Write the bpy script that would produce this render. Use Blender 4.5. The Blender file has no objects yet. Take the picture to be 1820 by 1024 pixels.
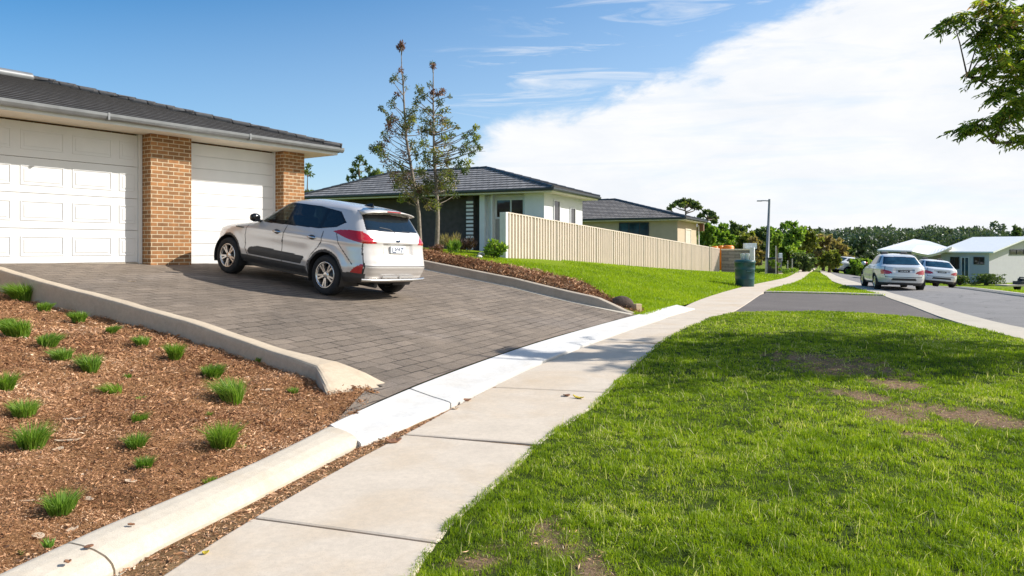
import bpy, bmesh, math, random
import numpy as np
from mathutils import Vector, Matrix
from mathutils.geometry import tessellate_polygon
random.seed(7); RNG = np.random.default_rng(11)
SC = bpy.context.scene
COL = SC.collection
F, H, HY = 1314.0, 1.6, 442.0           # focal length in photo pixels, eye height, horizon row
R = math.radians

# ------------------------------------------------------------------ objects
def link(o, parent=None):
    COL.objects.link(o)
    if parent is not None: o.parent = parent
    return o
def tag(o, label=None, cat=None, group=None, kind=None):
    if label: o['label'] = label
    if cat: o['category'] = cat
    if group: o['group'] = group
    if kind: o['kind'] = kind
    return o
def thing(name, label, cat, loc=(0,0,0), rz=0.0, group=None):
    o = bpy.data.objects.new(name, None); o.empty_display_size = .2
    o.location = loc; o.rotation_euler = (0,0,rz)
    link(o); return tag(o, label, cat, group)
def copy_tree(o, parent=None):
    c = o.copy(); COL.objects.link(c)
    if parent is not None: c.parent = parent
    for ch in list(o.children): copy_tree(ch, c)
    return c
def mesh_np(name, V, faces, mat, parent=None, rnd=None, smooth=False, uv=None, facemat=None):
    """V (n,3); faces: list of int arrays (m,k)"""
    me = bpy.data.meshes.new(name)
    V = np.asarray(V, dtype=np.float32)
    faces = [np.asarray(f, dtype=np.int32) for f in (faces if isinstance(faces, list) else [faces]) if len(f)]
    nl = sum(f.size for f in faces); nf = sum(len(f) for f in faces)
    me.vertices.add(len(V)); me.vertices.foreach_set('co', V.ravel())
    me.loops.add(nl); me.polygons.add(nf)
    me.loops.foreach_set('vertex_index', np.concatenate([f.ravel() for f in faces]))
    st = []; tot = 0
    for f in faces:
        st.append(tot + np.arange(len(f))*f.shape[1]); tot += f.size
    me.polygons.foreach_set('loop_start', np.concatenate(st).astype(np.int32))
    me.polygons.foreach_set('use_smooth', np.full(nf, bool(smooth)))
    if rnd is not None:
        a = me.attributes.new('rnd', 'FLOAT', 'POINT'); a.data.foreach_set('value', np.asarray(rnd, dtype=np.float32))
    mats = mat if isinstance(mat, (list, tuple)) else [mat]
    for m in mats: me.materials.append(m)
    if facemat is not None: me.polygons.foreach_set('material_index', np.asarray(facemat, dtype=np.int32))
    me.update(calc_edges=True); me.validate()
    return link(bpy.data.objects.new(name, me), parent)

class MB:
    """collects boxes, prisms, tubes and lathes; builds ONE mesh object with box-mapped UVs"""
    def __init__(s): s.v=[]; s.f=[]; s.m=[]; s.s=[]; s.u={}
    def add(s, vs, fs, mi=0, smooth=False, uvs=None):
        b=len(s.v); s.v += [tuple(v) for v in vs]
        for f in fs:
            if uvs: s.u[len(s.f)]=[uvs[i] for i in f]
            s.f.append([b+i for i in f]); s.m.append(mi); s.s.append(smooth)
        return s
    def box(s, x0,x1,y0,y1,z0,z1, mi=0, M=None):
        vs=[Vector(p) for p in ((x0,y0,z0),(x1,y0,z0),(x1,y1,z0),(x0,y1,z0),(x0,y0,z1),(x1,y0,z1),(x1,y1,z1),(x0,y1,z1))]
        if M is not None: vs=[M@v for v in vs]
        return s.add(vs,[(0,3,2,1),(4,5,6,7),(0,1,5,4),(1,2,6,5),(2,3,7,6),(3,0,4,7)],mi)
    def cbox(s, c, sz, mi=0, M=None):
        return s.box(c[0]-sz[0]/2,c[0]+sz[0]/2,c[1]-sz[1]/2,c[1]+sz[1]/2,c[2]-sz[2]/2,c[2]+sz[2]/2,mi,M)
    def tube(s, pts, rad, n=8, mi=0, cap=True):
        pts=[Vector(p) for p in pts]; rad = rad if isinstance(rad,(list,tuple)) else [rad]*len(pts)
        rings=[]; up=Vector((0,0,1))
        for i,p in enumerate(pts):
            d=(pts[min(i+1,len(pts)-1)]-pts[max(i-1,0)])
            if d.length<1e-9: d=Vector((0,0,1))
            d.normalize()
            a=d.cross(up) if abs(d.dot(up))<.97 else d.cross(Vector((1,0,0)))
            a.normalize(); b=d.cross(a)
            rings.append([p+rad[i]*(math.cos(2*math.pi*k/n)*a+math.sin(2*math.pi*k/n)*b) for k in range(n)])
        vs=[v for r in rings for v in r]; fs=[]
        for i in range(len(pts)-1):
            for k in range(n):
                k2=(k+1)%n; fs.append((i*n+k,i*n+k2,(i+1)*n+k2,(i+1)*n+k))
        s.add(vs,fs,mi,True)
        if cap:
            s.add(rings[0],[tuple(range(n))],mi); s.add(rings[-1],[tuple(reversed(range(n)))],mi)
        return s
    def lathe(s, prof, n=32, M=None, mi=0, smooth=True):
        """prof: (r,z); axis z, transformed by M"""
        vs=[]
        for r,z in prof:
            for k in range(n):
                a=2*math.pi*k/n; v=Vector((r*math.cos(a),r*math.sin(a),z)); vs.append(M@v if M is not None else v)
        fs=[(i*n+k,i*n+(k+1)%n,(i+1)*n+(k+1)%n,(i+1)*n+k) for i in range(len(prof)-1) for k in range(n)]
        return s.add(vs,fs,mi,smooth)
    def prism(s, poly, h0, h1, M=None, mi=0):
        """poly in xy, extruded z h0..h1, transformed by M"""
        n=len(poly); vs=[Vector((x,y,h0)) for x,y in poly]+[Vector((x,y,h1)) for x,y in poly]
        if M is not None: vs=[M@v for v in vs]
        fs=[tuple(reversed(range(n))),tuple(range(n,2*n))]+[(k,(k+1)%n,n+(k+1)%n,n+k) for k in range(n)]
        return s.add(vs,fs,mi)
    def build(s, name, mat, parent=None, bevel=0, smooth_all=False, seg=2):
        me=bpy.data.meshes.new(name); me.from_pydata(s.v,[],s.f)
        for m in (mat if isinstance(mat,(list,tuple)) else [mat]): me.materials.append(m)
        uv=me.uv_layers.new(name='UVMap')
        for p in me.polygons:
            p.material_index=s.m[p.index]; p.use_smooth=s.s[p.index] or smooth_all
            n=p.normal; ax=max(range(3),key=lambda k:abs(n[k]))
            if p.index in s.u:
                for li,w in zip(p.loop_indices,s.u[p.index]): uv.data[li].uv=w
                continue
            for li in p.loop_indices:
                c=me.vertices[me.loops[li].vertex_index].co
                uv.data[li].uv=(c.y,c.z) if ax==0 else ((c.x,c.z) if ax==1 else (c.x,c.y))
        o=link(bpy.data.objects.new(name,me),parent)
        if bevel:
            b=o.modifiers.new('bevel','BEVEL'); b.width=bevel; b.segments=seg; b.limit_method='ANGLE'; b.angle_limit=R(40)
        return o

# ------------------------------------------------------------------ materials
def new_mat(name):
    m=bpy.data.materials.new(name); m.use_nodes=True
    nt=m.node_tree; b=nt.nodes['Principled BSDF']
    return m,nt,b
def nd(nt,t,**k):
    n=nt.nodes.new(t)
    for a,v in k.items(): setattr(n,a,v)
    return n
def mixc(nt,fac,a,b,blend='MIX'):
    n=nd(nt,'ShaderNodeMix',data_type='RGBA',blend_type=blend)
    for i,x in ((0,fac),(6,a),(7,b)):
        if isinstance(x,bpy.types.NodeSocket): nt.links.new(x,n.inputs[i])
        elif i==0: n.inputs[0].default_value=x
        else: n.inputs[i].default_value=(*x,1) if len(x)==3 else x
    return n.outputs[2]
def noise(nt,vec,scale,detail=4,rough=.55,dist=0):
    n=nd(nt,'ShaderNodeTexNoise'); n.inputs['Scale'].default_value=scale; n.inputs['Detail'].default_value=detail
    n.inputs['Roughness'].default_value=rough; n.inputs['Distortion'].default_value=dist
    if vec is not None: nt.links.new(vec,n.inputs['Vector'])
    return n.outputs['Fac']
def ramp(nt,fac,stops):
    n=nd(nt,'ShaderNodeValToRGB'); e=n.color_ramp.elements
    while len(e)<len(stops): e.new(.5)
    for i,(p,c) in enumerate(stops):
        e[i].position=p; e[i].color=(*c,1) if not isinstance(c,(int,float)) else (c,c,c,1)
    nt.links.new(fac,n.inputs[0]); return n.outputs[0]
def math_(nt,op,a,b=None,c=None):
    n=nd(nt,'ShaderNodeMath',operation=op)
    for i,x in enumerate((a,b,c)):
        if x is None: continue
        if isinstance(x,bpy.types.NodeSocket): nt.links.new(x,n.inputs[i])
        else: n.inputs[i].default_value=x
    return n.outputs[0]
def coord(nt,kind='Object',rot=0,scale=(1,1,1)):
    t=nd(nt,'ShaderNodeTexCoord'); o=t.outputs[kind]
    if rot or scale!=(1,1,1):
        m=nd(nt,'ShaderNodeMapping'); m.inputs['Rotation'].default_value=(0,0,rot); m.inputs['Scale'].default_value=scale
        nt.links.new(o,m.inputs[0]); o=m.outputs[0]
    return o
def bump(nt,bsdf,h,strength=.3,dist=.01):
    n=nd(nt,'ShaderNodeBump'); n.inputs['Strength'].default_value=strength; n.inputs['Distance'].default_value=dist
    nt.links.new(h,n.inputs['Height']); nt.links.new(n.outputs[0],bsdf.inputs['Normal'])
MATS={}
def mat(name,col,rough=.6,var=.12,scale=6,bmp=0,bscale=60,metal=0,spec=.5,coat=0,var2=None):
    """plain surface with a little wear: two octaves of colour variation and an optional fine bump"""
    if name in MATS: return MATS[name]
    m,nt,b=new_mat(name); v=coord(nt)
    f=noise(nt,v,scale,6)
    d=tuple(max(0,c*(1-var)) for c in col); l=tuple(min(1,c*(1+var)) for c in col)
    c=ramp(nt,f,[(.3,d),(.7,l)])
    if var2:
        f2=ramp(nt,noise(nt,v,var2[1],5),[(var2[2],0),(var2[3],1)]); c=mixc(nt,f2,c,var2[0])
    nt.links.new(c,b.inputs['Base Color'])
    b.inputs['Roughness'].default_value=rough; b.inputs['Metallic'].default_value=metal
    b.inputs['Specular IOR Level'].default_value=spec; b.inputs['Coat Weight'].default_value=coat
    if bmp: bump(nt,b,noise(nt,v,bscale,4),bmp,.01)
    MATS[name]=m; return m
def leaf_mat(name,stops,trans=.35,rough=.5):
    if name in MATS: return MATS[name]
    m,nt,b=new_mat(name)
    a=nd(nt,'ShaderNodeAttribute',attribute_name='rnd')
    c=ramp(nt,a.outputs['Fac'],stops)
    nt.links.new(c,b.inputs['Base Color']); b.inputs['Roughness'].default_value=rough; b.inputs['Specular IOR Level'].default_value=.35
    t=nd(nt,'ShaderNodeBsdfTranslucent'); c2=mixc(nt,1.0,c,(1.25,1.3,.55),'MULTIPLY'); nt.links.new(c2,t.inputs[0])
    mx=nd(nt,'ShaderNodeMixShader'); mx.inputs[0].default_value=trans
    nt.links.new(b.outputs[0],mx.inputs[1]); nt.links.new(t.outputs[0],mx.inputs[2])
    nt.links.new(mx.outputs[0],nt.nodes['Material Output'].inputs[0])
    MATS[name]=m; return m
def brick_mat(name,c1,c2,mortar,bw=.23,bh=.076,ms=.01,dark=None,rot=0,src='UV',bmp=.5,rough=.85,offs=.5,mixn=.5):
    m,nt,b=new_mat(name); v=coord(nt,src,rot)
    t=nd(nt,'ShaderNodeTexBrick'); nt.links.new(v,t.inputs[0])
    t.inputs['Scale'].default_value=1; t.inputs['Brick Width'].default_value=bw; t.inputs['Row Height'].default_value=bh
    t.inputs['Mortar Size'].default_value=ms; t.inputs['Mortar Smooth'].default_value=.25; t.inputs['Bias'].default_value=0
    t.offset=offs
    t.inputs['Color1'].default_value=(*c1,1); t.inputs['Color2'].default_value=(*c2,1); t.inputs['Mortar'].default_value=(*mortar,1)
    f=noise(nt,v,9,6,.65); c=mixc(nt,mixn,t.outputs[0],ramp(nt,f,[(.25,(.45,.45,.45)),(.75,(1.35,1.35,1.35))]),'MULTIPLY')
    nt.links.new(c,b.inputs['Base Color']); b.inputs['Roughness'].default_value=rough
    h=math_(nt,'SUBTRACT',math_(nt,'MULTIPLY',noise(nt,v,70,4),.35),t.outputs['Fac'])
    bump(nt,b,h,bmp,.008); MATS[name]=m; return m

# ------------------------------------------------------------------ place a photo pixel in the world
def P(px,py,Z=0.0):
    Y=(H-Z)*F/(py-HY); return ((px-910)/F*Y,Y)
def PD(px,py,Y): return Vector(((px-910)/F*Y,Y,H-(py-HY)/F*Y))
EDGE=np.array([(-2.75,-2),(-2.35,1.5),(-1.9,3.69),(-1.254,6.0),(-.95,6.55),(-.33,8.4),(.5,10.6),(2.0,13.95),(3.68,17.3),(5.19,21.5),(9.14,30),(13.06,36.9),(15.2,40.7),(21.2,54.3),(36,88),(120,300)],dtype=float)
def edge_dist(X,Y):
    """signed distance to the left of the footpath's left edge"""
    X=np.atleast_1d(np.asarray(X,float)); Y=np.atleast_1d(np.asarray(Y,float))
    best=np.full(X.shape,1e9); sg=np.zeros(X.shape)
    for a,b in zip(EDGE[:-1],EDGE[1:]):
        d=b-a; L2=(d**2).sum(); t=np.clip(((X-a[0])*d[0]+(Y-a[1])*d[1])/L2,0,1)
        qx=X-a[0]-t*d[0]; qy=Y-a[1]-t*d[1]; dist=np.hypot(qx,qy)
        s=np.sign(d[0]*qy-d[1]*qx); w=dist<best-1e-9
        best=np.where(w,dist,best); sg=np.where(w,s,sg)
    return best*np.where(sg==0,1,sg)
TP=[-1,0,.5,2.2,3.7,5.6,7.2,8.4,9.6,14,40]; ZP=[0,0,.09,.36,.62,.86,1.05,1.22,1.33,1.45,2.0]
def sstep(a,b,x):
    t=np.clip((x-a)/(b-a),0,1); return t*t*(3-2*t)
def hgt(X,Y):
    X=np.atleast_1d(np.asarray(X,float)); Y=np.atleast_1d(np.asarray(Y,float))
    t=edge_dist(X,Y)
    z=np.interp(t,TP,ZP)*np.interp(Y,[0,17,25,29,33,46,70],[1,1,1.22,1.18,1.0,.12,.1])
    rx=X-(8.5+.31*Y-3)                        # right of the road the land drops away
    z=z-1.25*sstep(20,55,Y)*sstep(-2,10,rx)
    return z
def hz(x,y): return float(hgt(x,y)[0])
def vnoise(X,Y,s,seed=0):
    r=np.random.default_rng(seed); f=np.zeros(X.shape)
    for k in range(9):
        a=r.uniform(0,6.28); w=s*r.uniform(.6,2.2); f+=np.sin(w*(X*math.cos(a)+Y*math.sin(a))+r.uniform(0,6.28))
    return f/3
def bed_z(X,Y):
    X=np.atleast_1d(np.asarray(X,float)); Y=np.atleast_1d(np.asarray(Y,float))
    t=edge_dist(X,Y); z=np.interp(t,TP,ZP)
    return .05+.79*np.maximum(z-.06,0)+.012*np.sin(X*3.1+Y*1.7)+.01*np.sin(X*7.3-Y*4.1)+.010*vnoise(X,Y,11,61)+.006*vnoise(X,Y,28,62)
def ray_to(px,py,fn):
    d=Vector(((px-910)/F,1,-(py-HY)/F)); lo=1.5; y=lo
    prev=None
    while y<90:
        z=H+d.z*y
        if z<float(fn(d.x*y,y)[0]):
            a,b=prev,y
            for _ in range(20):
                m=(a+b)/2
                if H+d.z*m<float(fn(d.x*m,m)[0]): b=m
                else: a=m
            return (d.x*b,b,float(fn(d.x*b,b)[0]))
        prev=y; y+=.1
    return (d.x*y,y,0)
def resample(pl,n):
    pl=np.asarray(pl,float); s=np.r_[0,np.cumsum(np.hypot(*np.diff(pl,axis=0).T))]
    q=np.linspace(0,s[-1],n); return np.c_[np.interp(q,s,pl[:,0]),np.interp(q,s,pl[:,1])]
def smooth_line(pl,it=2):
    pl=np.asarray(pl,float)
    for _ in range(it):
        a=.75*pl[:-1]+.25*pl[1:]; b=.25*pl[:-1]+.75*pl[1:]
        pl=np.vstack([pl[:1],np.stack([a,b],1).reshape(-1,2),pl[-1:]])
    return pl
def strip(name,A,B,na,prof,mat,parent=None,zf=None,closed_ends=True,smooth=False):
    """surface lofted between two plan lines; prof = list of (u, dz) across; zf(x,y) = base height"""
    zf=zf or hgt
    A=resample(A,na); B=resample(B,na); k=len(prof)
    V=np.zeros((na,k,3))
    for j,(u,dz) in enumerate(prof):
        uu=min(max(u,0),1); p=A*(1-uu)+B*uu; V[:,j,:2]=p; V[:,j,2]=zf(p[:,0],p[:,1])+dz
    idx=np.arange(na*k).reshape(na,k)
    q=np.stack([idx[:-1,:-1],idx[1:,:-1],idx[1:,1:],idx[:-1,1:]],-1).reshape(-1,4)
    fs=[q]
    if closed_ends and k>2: fs+= [idx[0][None,:],idx[-1][None,::-1]]
    return mesh_np(name,V.reshape(-1,3),fs,mat,parent,smooth=smooth)
def in_poly(X,Y,poly):
    c=np.zeros(X.shape,bool); n=len(poly); j=n-1
    for i in range(n):
        xi,yi=poly[i]; xj,yj=poly[j]
        k=((yi>Y)!=(yj>Y))&(X<(xj-xi)*(Y-yi)/((yj-yi) if yj!=yi else 1e-9)+xi)
        c^=k; j=i
    return c
def clip_cell(poly,x0,x1,y0,y1):
    def cl(ps,ins,inter):
        out=[]
        for i in range(len(ps)):
            a,b=ps[i-1],ps[i]; ia,ib=ins(a),ins(b)
            if ib:
                if not ia: out.append(inter(a,b))
                out.append(b)
            elif ia: out.append(inter(a,b))
        return out
    def ix(x): return lambda a,b:(x,a[1]+(b[1]-a[1])*(x-a[0])/(b[0]-a[0]))
    def iy(y): return lambda a,b:(a[0]+(b[0]-a[0])*(y-a[1])/(b[1]-a[1]),y)
    for ins,it in ((lambda p:p[0]>=x0,ix(x0)),(lambda p:p[0]<=x1,ix(x1)),(lambda p:p[1]>=y0,iy(y0)),(lambda p:p[1]<=y1,iy(y1))):
        poly=cl(poly,ins,it)
        if not poly: return poly
    return poly
def sheet(name,poly,res,zf,off,mat,jit=0.0):
    """ground sheet: a polygon cut into a grid that follows the land"""
    poly=[tuple(p) for p in poly]
    xs=[p[0] for p in poly]; ys=[p[1] for p in poly]
    gx=np.arange(min(xs)-.37*res,max(xs)+res,res); gy=np.arange(min(ys)-.41*res,max(ys)+res,res)
    GX,GY=np.meshgrid(gx,gy,indexing='ij'); ins=in_poly(GX,GY,poly)
    # cells near an edge
    near=np.zeros((len(gx)-1,len(gy)-1),bool)
    for a,b in zip(poly,poly[1:]+poly[:1]):
        n=int(math.hypot(b[0]-a[0],b[1]-a[1])/(res*.2))+2
        t=np.linspace(0,1,n); i=((a[0]+(b[0]-a[0])*t-gx[0])/res).astype(int); j=((a[1]+(b[1]-a[1])*t-gy[0])/res).astype(int)
        for di in (-1,0,1):
            for dj in (-1,0,1): near[np.clip(i+di,0,near.shape[0]-1),np.clip(j+dj,0,near.shape[1]-1)]=True
    V=[];D={};Fq=[]
    def vid(p):
        k=(round(p[0],4),round(p[1],4))
        if k not in D: D[k]=len(V); V.append(k)
        return D[k]
    for i in range(len(gx)-1):
        for j in range(len(gy)-1):
            if near[i,j]:
                c=clip_cell(poly,gx[i],gx[i+1],gy[j],gy[j+1])
                if len(c)>=3:
                    ids=[vid(p) for p in c]; ids=[v for n,v in enumerate(ids) if v!=ids[n-1]]
                    if len(set(ids))>=3 and len(set(ids))==len(ids): Fq.append(ids)
                    elif len(set(ids))>=3:
                        for t in tessellate_polygon([[Vector((V[k][0],V[k][1],0)) for k in ids]]):
                            tr=[ids[k] for k in t]
                            if len(set(tr))==3: Fq.append(tr)
            elif ins[i,j]:
                Fq.append([vid((gx[i],gy[j])),vid((gx[i+1],gy[j])),vid((gx[i+1],gy[j+1])),vid((gx[i],gy[j+1]))])
    V=np.array(V); z=zf(V[:,0],V[:,1])+off
    if jit: z=z+RNG.normal(0,jit,len(z))
    me=bpy.data.meshes.new(name); me.from_pydata(np.c_[V,z].tolist(),[],Fq); me.validate(); me.update()
    bm=bmesh.new(); bm.from_mesh(me)
    bmesh.ops.recalc_face_normals(bm,faces=bm.faces)
    if sum(f.normal.z for f in bm.faces)<0: bmesh.ops.reverse_faces(bm,faces=bm.faces)
    for f in bm.faces: f.smooth=True
    bm.to_mesh(me); bm.free()
    me.materials.append(mat)
    return link(bpy.data.objects.new(name,me))
EXPO=0.5
# ------------------------------------------------------------------ ground materials
def concrete(name,col,stain,scale=1.0,bm=.25,amount=(.52,.75)):
    m,nt,b=new_mat(name); v=coord(nt)
    c=ramp(nt,noise(nt,v,3*scale,8,.6),[(.3,tuple(x*.88 for x in col)),(.7,col)])
    c=mixc(nt,ramp(nt,noise(nt,v,.9*scale,7,.65,.4),[(amount[0],0),(amount[1],.75)]),c,stain)
    c=mixc(nt,ramp(nt,noise(nt,v,140,3,.7),[(.57,0),(.70,.42)]),c,tuple(x*.42 for x in col))
    c=mixc(nt,ramp(nt,noise(nt,v,22,6,.7),[(.35,.30),(.6,0)]),c,tuple(x*.6 for x in col))
    c=mixc(nt,ramp(nt,noise(nt,v,60,5,.75),[(.56,0),(.72,.30)]),c,tuple(x*.55 for x in col))
    nt.links.new(c,b.inputs['Base Color']); b.inputs['Roughness'].default_value=.9; b.inputs['Specular IOR Level'].default_value=.25
    bump(nt,b,noise(nt,v,180,4,.7),bm,.004); return m
M_PATH=concrete('footpath_concrete',(.66,.565,.455),(.55,.41,.26),1.0,.35,(.47,.74))
M_LAY=concrete('pale_concrete',(.70,.68,.645),(.56,.50,.42),.9,.25,(.50,.78))
M_KERB=concrete('kerb_concrete',(.64,.56,.45),(.50,.38,.25),1.4,.5)
M_KERB2=concrete('upper_kerb_concrete',(.60,.49,.36),(.40,.30,.20),1.8,.4)
M_STRIP=concrete('gutter_concrete',(.58,.52,.43),(.40,.34,.26),.6,.2)
def soil(name,c1,c2,c3,s=1.0):
    m,nt,b=new_mat(name); v=coord(nt)
    c=ramp(nt,noise(nt,v,26*s,10,.7,1.2),[(.25,c1),(.5,c2),(.75,c3)])
    c=mixc(nt,ramp(nt,noise(nt,v,1.3*s,5,.6),[(.35,.55),(.65,0)]),c,tuple(x*.55 for x in c1))
    nt.links.new(c,b.inputs['Base Color']); b.inputs['Roughness'].default_value=1; b.inputs['Specular IOR Level'].default_value=.1
    bump(nt,b,noise(nt,v,60*s,9,.75,.8),1.0,.05); return m
M_MULCH=soil('bark_mulch',(.24,.11,.042),(.50,.255,.115),(.67,.41,.22))
M_DIRT=soil('dirt',(.24,.125,.05),(.46,.28,.14),(.58,.40,.24),1.5)
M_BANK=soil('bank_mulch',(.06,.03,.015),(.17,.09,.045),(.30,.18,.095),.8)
def turf(name,g1,g2,brown,dry=(.62,.8)):
    m,nt,b=new_mat(name); v=coord(nt)
    c=ramp(nt,noise(nt,v,30,8,.7),[(.3,g1),(.7,g2)])
    c=mixc(nt,ramp(nt,noise(nt,v,1.1,6,.6,.5),[(dry[0],0),(dry[1],1)]),c,brown)
    nt.links.new(c,b.inputs['Base Color']); b.inputs['Roughness'].default_value=1; b.inputs['Specular IOR Level'].default_value=.1
    bump(nt,b,noise(nt,v,90,6,.7),.8,.03); return m
M_TURF=turf('lawn_turf',(.035,.055,.010),(.07,.10,.016),(.27,.185,.11))
M_TURF2=turf('slope_turf',(.13,.20,.008),(.22,.30,.012),(.26,.27,.04),(.7,.95))
M_FAR=turf('far_ground',(.12,.18,.02),(.20,.26,.03),(.2,.19,.07),(.55,.8))
def asphalt(name,c1,c2,crack=True):
    m,nt,b=new_mat(name); v=coord(nt)
    c=ramp(nt,noise(nt,v,.7,7,.6,.5),[(.3,c1),(.72,c2)])
    c=mixc(nt,ramp(nt,noise(nt,v,230,2,.6),[(.55,0),(.7,.5)]),c,tuple(x*2.2 for x in c2))
    if crack:
        vo=nd(nt,'ShaderNodeTexVoronoi',feature='DISTANCE_TO_EDGE'); vo.inputs['Scale'].default_value=.35
        w=nd(nt,'ShaderNodeVectorMath',operation='ADD'); nn=nd(nt,'ShaderNodeTexNoise'); nn.inputs['Scale'].default_value=1.5; nn.inputs['Detail'].default_value=6
        nt.links.new(v,nn.inputs['Vector']); nt.links.new(v,w.inputs[0]); nt.links.new(nn.outputs['Color'],w.inputs[1]); nt.links.new(w.outputs[0],vo.inputs['Vector'])
        c=mixc(nt,ramp(nt,vo.outputs['Distance'],[(0,.7),(.008,0)]),c,(.02,.02,.02))
    nt.links.new(c,b.inputs['Base Color']); b.inputs['Roughness'].default_value=.85; b.inputs['Specular IOR Level'].default_value=.3
    bump(nt,b,noise(nt,v,200,3,.7),.5,.006); return m
M_ROAD=asphalt('road_asphalt',(.17,.162,.158),(.225,.215,.21))
M_CROSS=asphalt('crossover_asphalt',(.105,.090,.082),(.150,.130,.118),False)
def pavers():
    m,nt,b=new_mat('driveway_pavers'); v0=coord(nt,'Object',-math.atan2(.913,.41))
    nn=nd(nt,'ShaderNodeTexNoise'); nn.inputs['Scale'].default_value=2.2; nn.inputs['Detail'].default_value=3
    nt.links.new(v0,nn.inputs['Vector'])
    sc=nd(nt,'ShaderNodeVectorMath',operation='SCALE'); nt.links.new(nn.outputs['Color'],sc.inputs[0]); sc.inputs['Scale'].default_value=.035
    ad=nd(nt,'ShaderNodeVectorMath',operation='ADD'); nt.links.new(v0,ad.inputs[0]); nt.links.new(sc.outputs[0],ad.inputs[1]); v=ad.outputs[0]
    t=nd(nt,'ShaderNodeTexBrick'); nt.links.new(v,t.inputs[0]); t.offset=.5
    for k,x in (('Scale',1),('Brick Width',.38),('Row Height',.21),('Mortar Size',.0105),('Mortar Smooth',.3),('Bias',-.1)): t.inputs[k].default_value=x
    t.inputs['Color1'].default_value=(.168,.135,.103,1); t.inputs['Color2'].default_value=(.226,.183,.142,1); t.inputs['Mortar'].default_value=(.196,.159,.122,1)
    c=mixc(nt,.9,t.outputs[0],ramp(nt,noise(nt,v0,.8,7,.65,.6),[(.28,(.66,.66,.67)),(.72,(1.36,1.32,1.27))]),'MULTIPLY')
    c=mixc(nt,ramp(nt,noise(nt,v0,.5,5,.55,.8),[(.56,0),(.74,.5)]),c,(.34,.285,.24))
    c=mixc(nt,ramp(nt,noise(nt,v0,170,2,.6),[(.56,0),(.72,.6)]),c,(.50,.42,.35))
    c=mixc(nt,ramp(nt,noise(nt,v0,95,2,.6),[(.30,.7),(.43,0)]),c,(.07,.055,.048))
    c=mixc(nt,ramp(nt,noise(nt,v0,38,4,.75),[(.30,.55),(.46,0)]),c,(.09,.072,.06))
    c=mixc(nt,ramp(nt,noise(nt,v0,44,3,.7),[(.58,0),(.74,.5)]),c,(.46,.38,.32))
    mk=math_(nt,'MULTIPLY',t.outputs['Fac'],ramp(nt,noise(nt,v0,1.9,5,.7),[(.36,.12),(.60,1)]))
    c=mixc(nt,mk,c,(.028,.022,.019))
    nt.links.new(c,b.inputs['Base Color']); b.inputs['Roughness'].default_value=.88; b.inputs['Specular IOR Level'].default_value=.3
    h=math_(nt,'SUBTRACT',math_(nt,'MULTIPLY',noise(nt,v0,160,4,.7),.6),math_(nt,'MULTIPLY',mk,1.3))
    h=math_(nt,'ADD',h,math_(nt,'MULTIPLY',noise(nt,v0,5,3),.8))
    bump(nt,b,h,.8,.01); return m
M_PAVE=pavers()

# ------------------------------------------------------------------ the land (one sheet out to the horizon)
def ground():
    xs=np.r_[-900,-500,-250,-120,-70,np.arange(-44,60.1,1.0),75,100,150,250,500,900]
    ys=np.r_[-60,-20,-8,np.arange(-3,90.1,1.0),100,120,150,200,300,500,900,1500]
    X,Y=np.meshgrid(xs,ys,indexing='ij')
    z=hgt(X.ravel(),Y.ravel()).reshape(X.shape)-.09
    z=np.where((Y<14.5)&(X<-.8),z-.32-.25*sstep(1,6,edge_dist(X.ravel(),Y.ravel()).reshape(X.shape)),z)
    n=X.shape; idx=np.arange(X.size).reshape(n)
    q=np.stack([idx[:-1,:-1],idx[1:,:-1],idx[1:,1:],idx[:-1,1:]],-1).reshape(-1,4)
    return tag(mesh_np('ground',np.c_[X.ravel(),Y.ravel(),z.ravel()],q,M_FAR,smooth=True),kind='structure')

# ------------------------------------------------------------------ footpath slabs
SL=[(-2.2,.5),(-1.95,2.2),(-1.69,3.62),(-1.55,4.28),(-1.155,5.62),(-.93,6.25),(-.30,8.3),(.53,10.5),(2.03,13.85),(3.72,17.15),(5.19,21.7),(9.14,30),(13.06,36.9),(15.2,40.7),(21.0,54.0),(24.5,62)]
SR=[(-.9,.5),(-.68,2.2),(-.47,3.68),(-.33,4.3),(-.03,5.15),(.24,6.05),(.46,6.55),(.86,7.5),(1.53,9.6),(2.83,13.3),(4.2,15.9),(5.35,17.97),(9.2,27),(10.6,30),(14.2,36.3),(21.9,54.0),(25.6,62)]
SLs=smooth_line(SL,2); SRs=smooth_line(SR,2)
def at_y(pl,y): return (float(np.interp(y,pl[:,1],pl[:,0])),y)
def seg(pl,y0,y1,n):
    return np.array([at_y(pl,y) for y in np.linspace(y0,y1,n)])
CR=[1.2,2.7,4.35,6.3,8.45,10.65,12.6,14.7,16.8,18.9,21.1,23.3,25.6,28,30.4,33,36,39.5,43,47,51.5,56,61.5]
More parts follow.
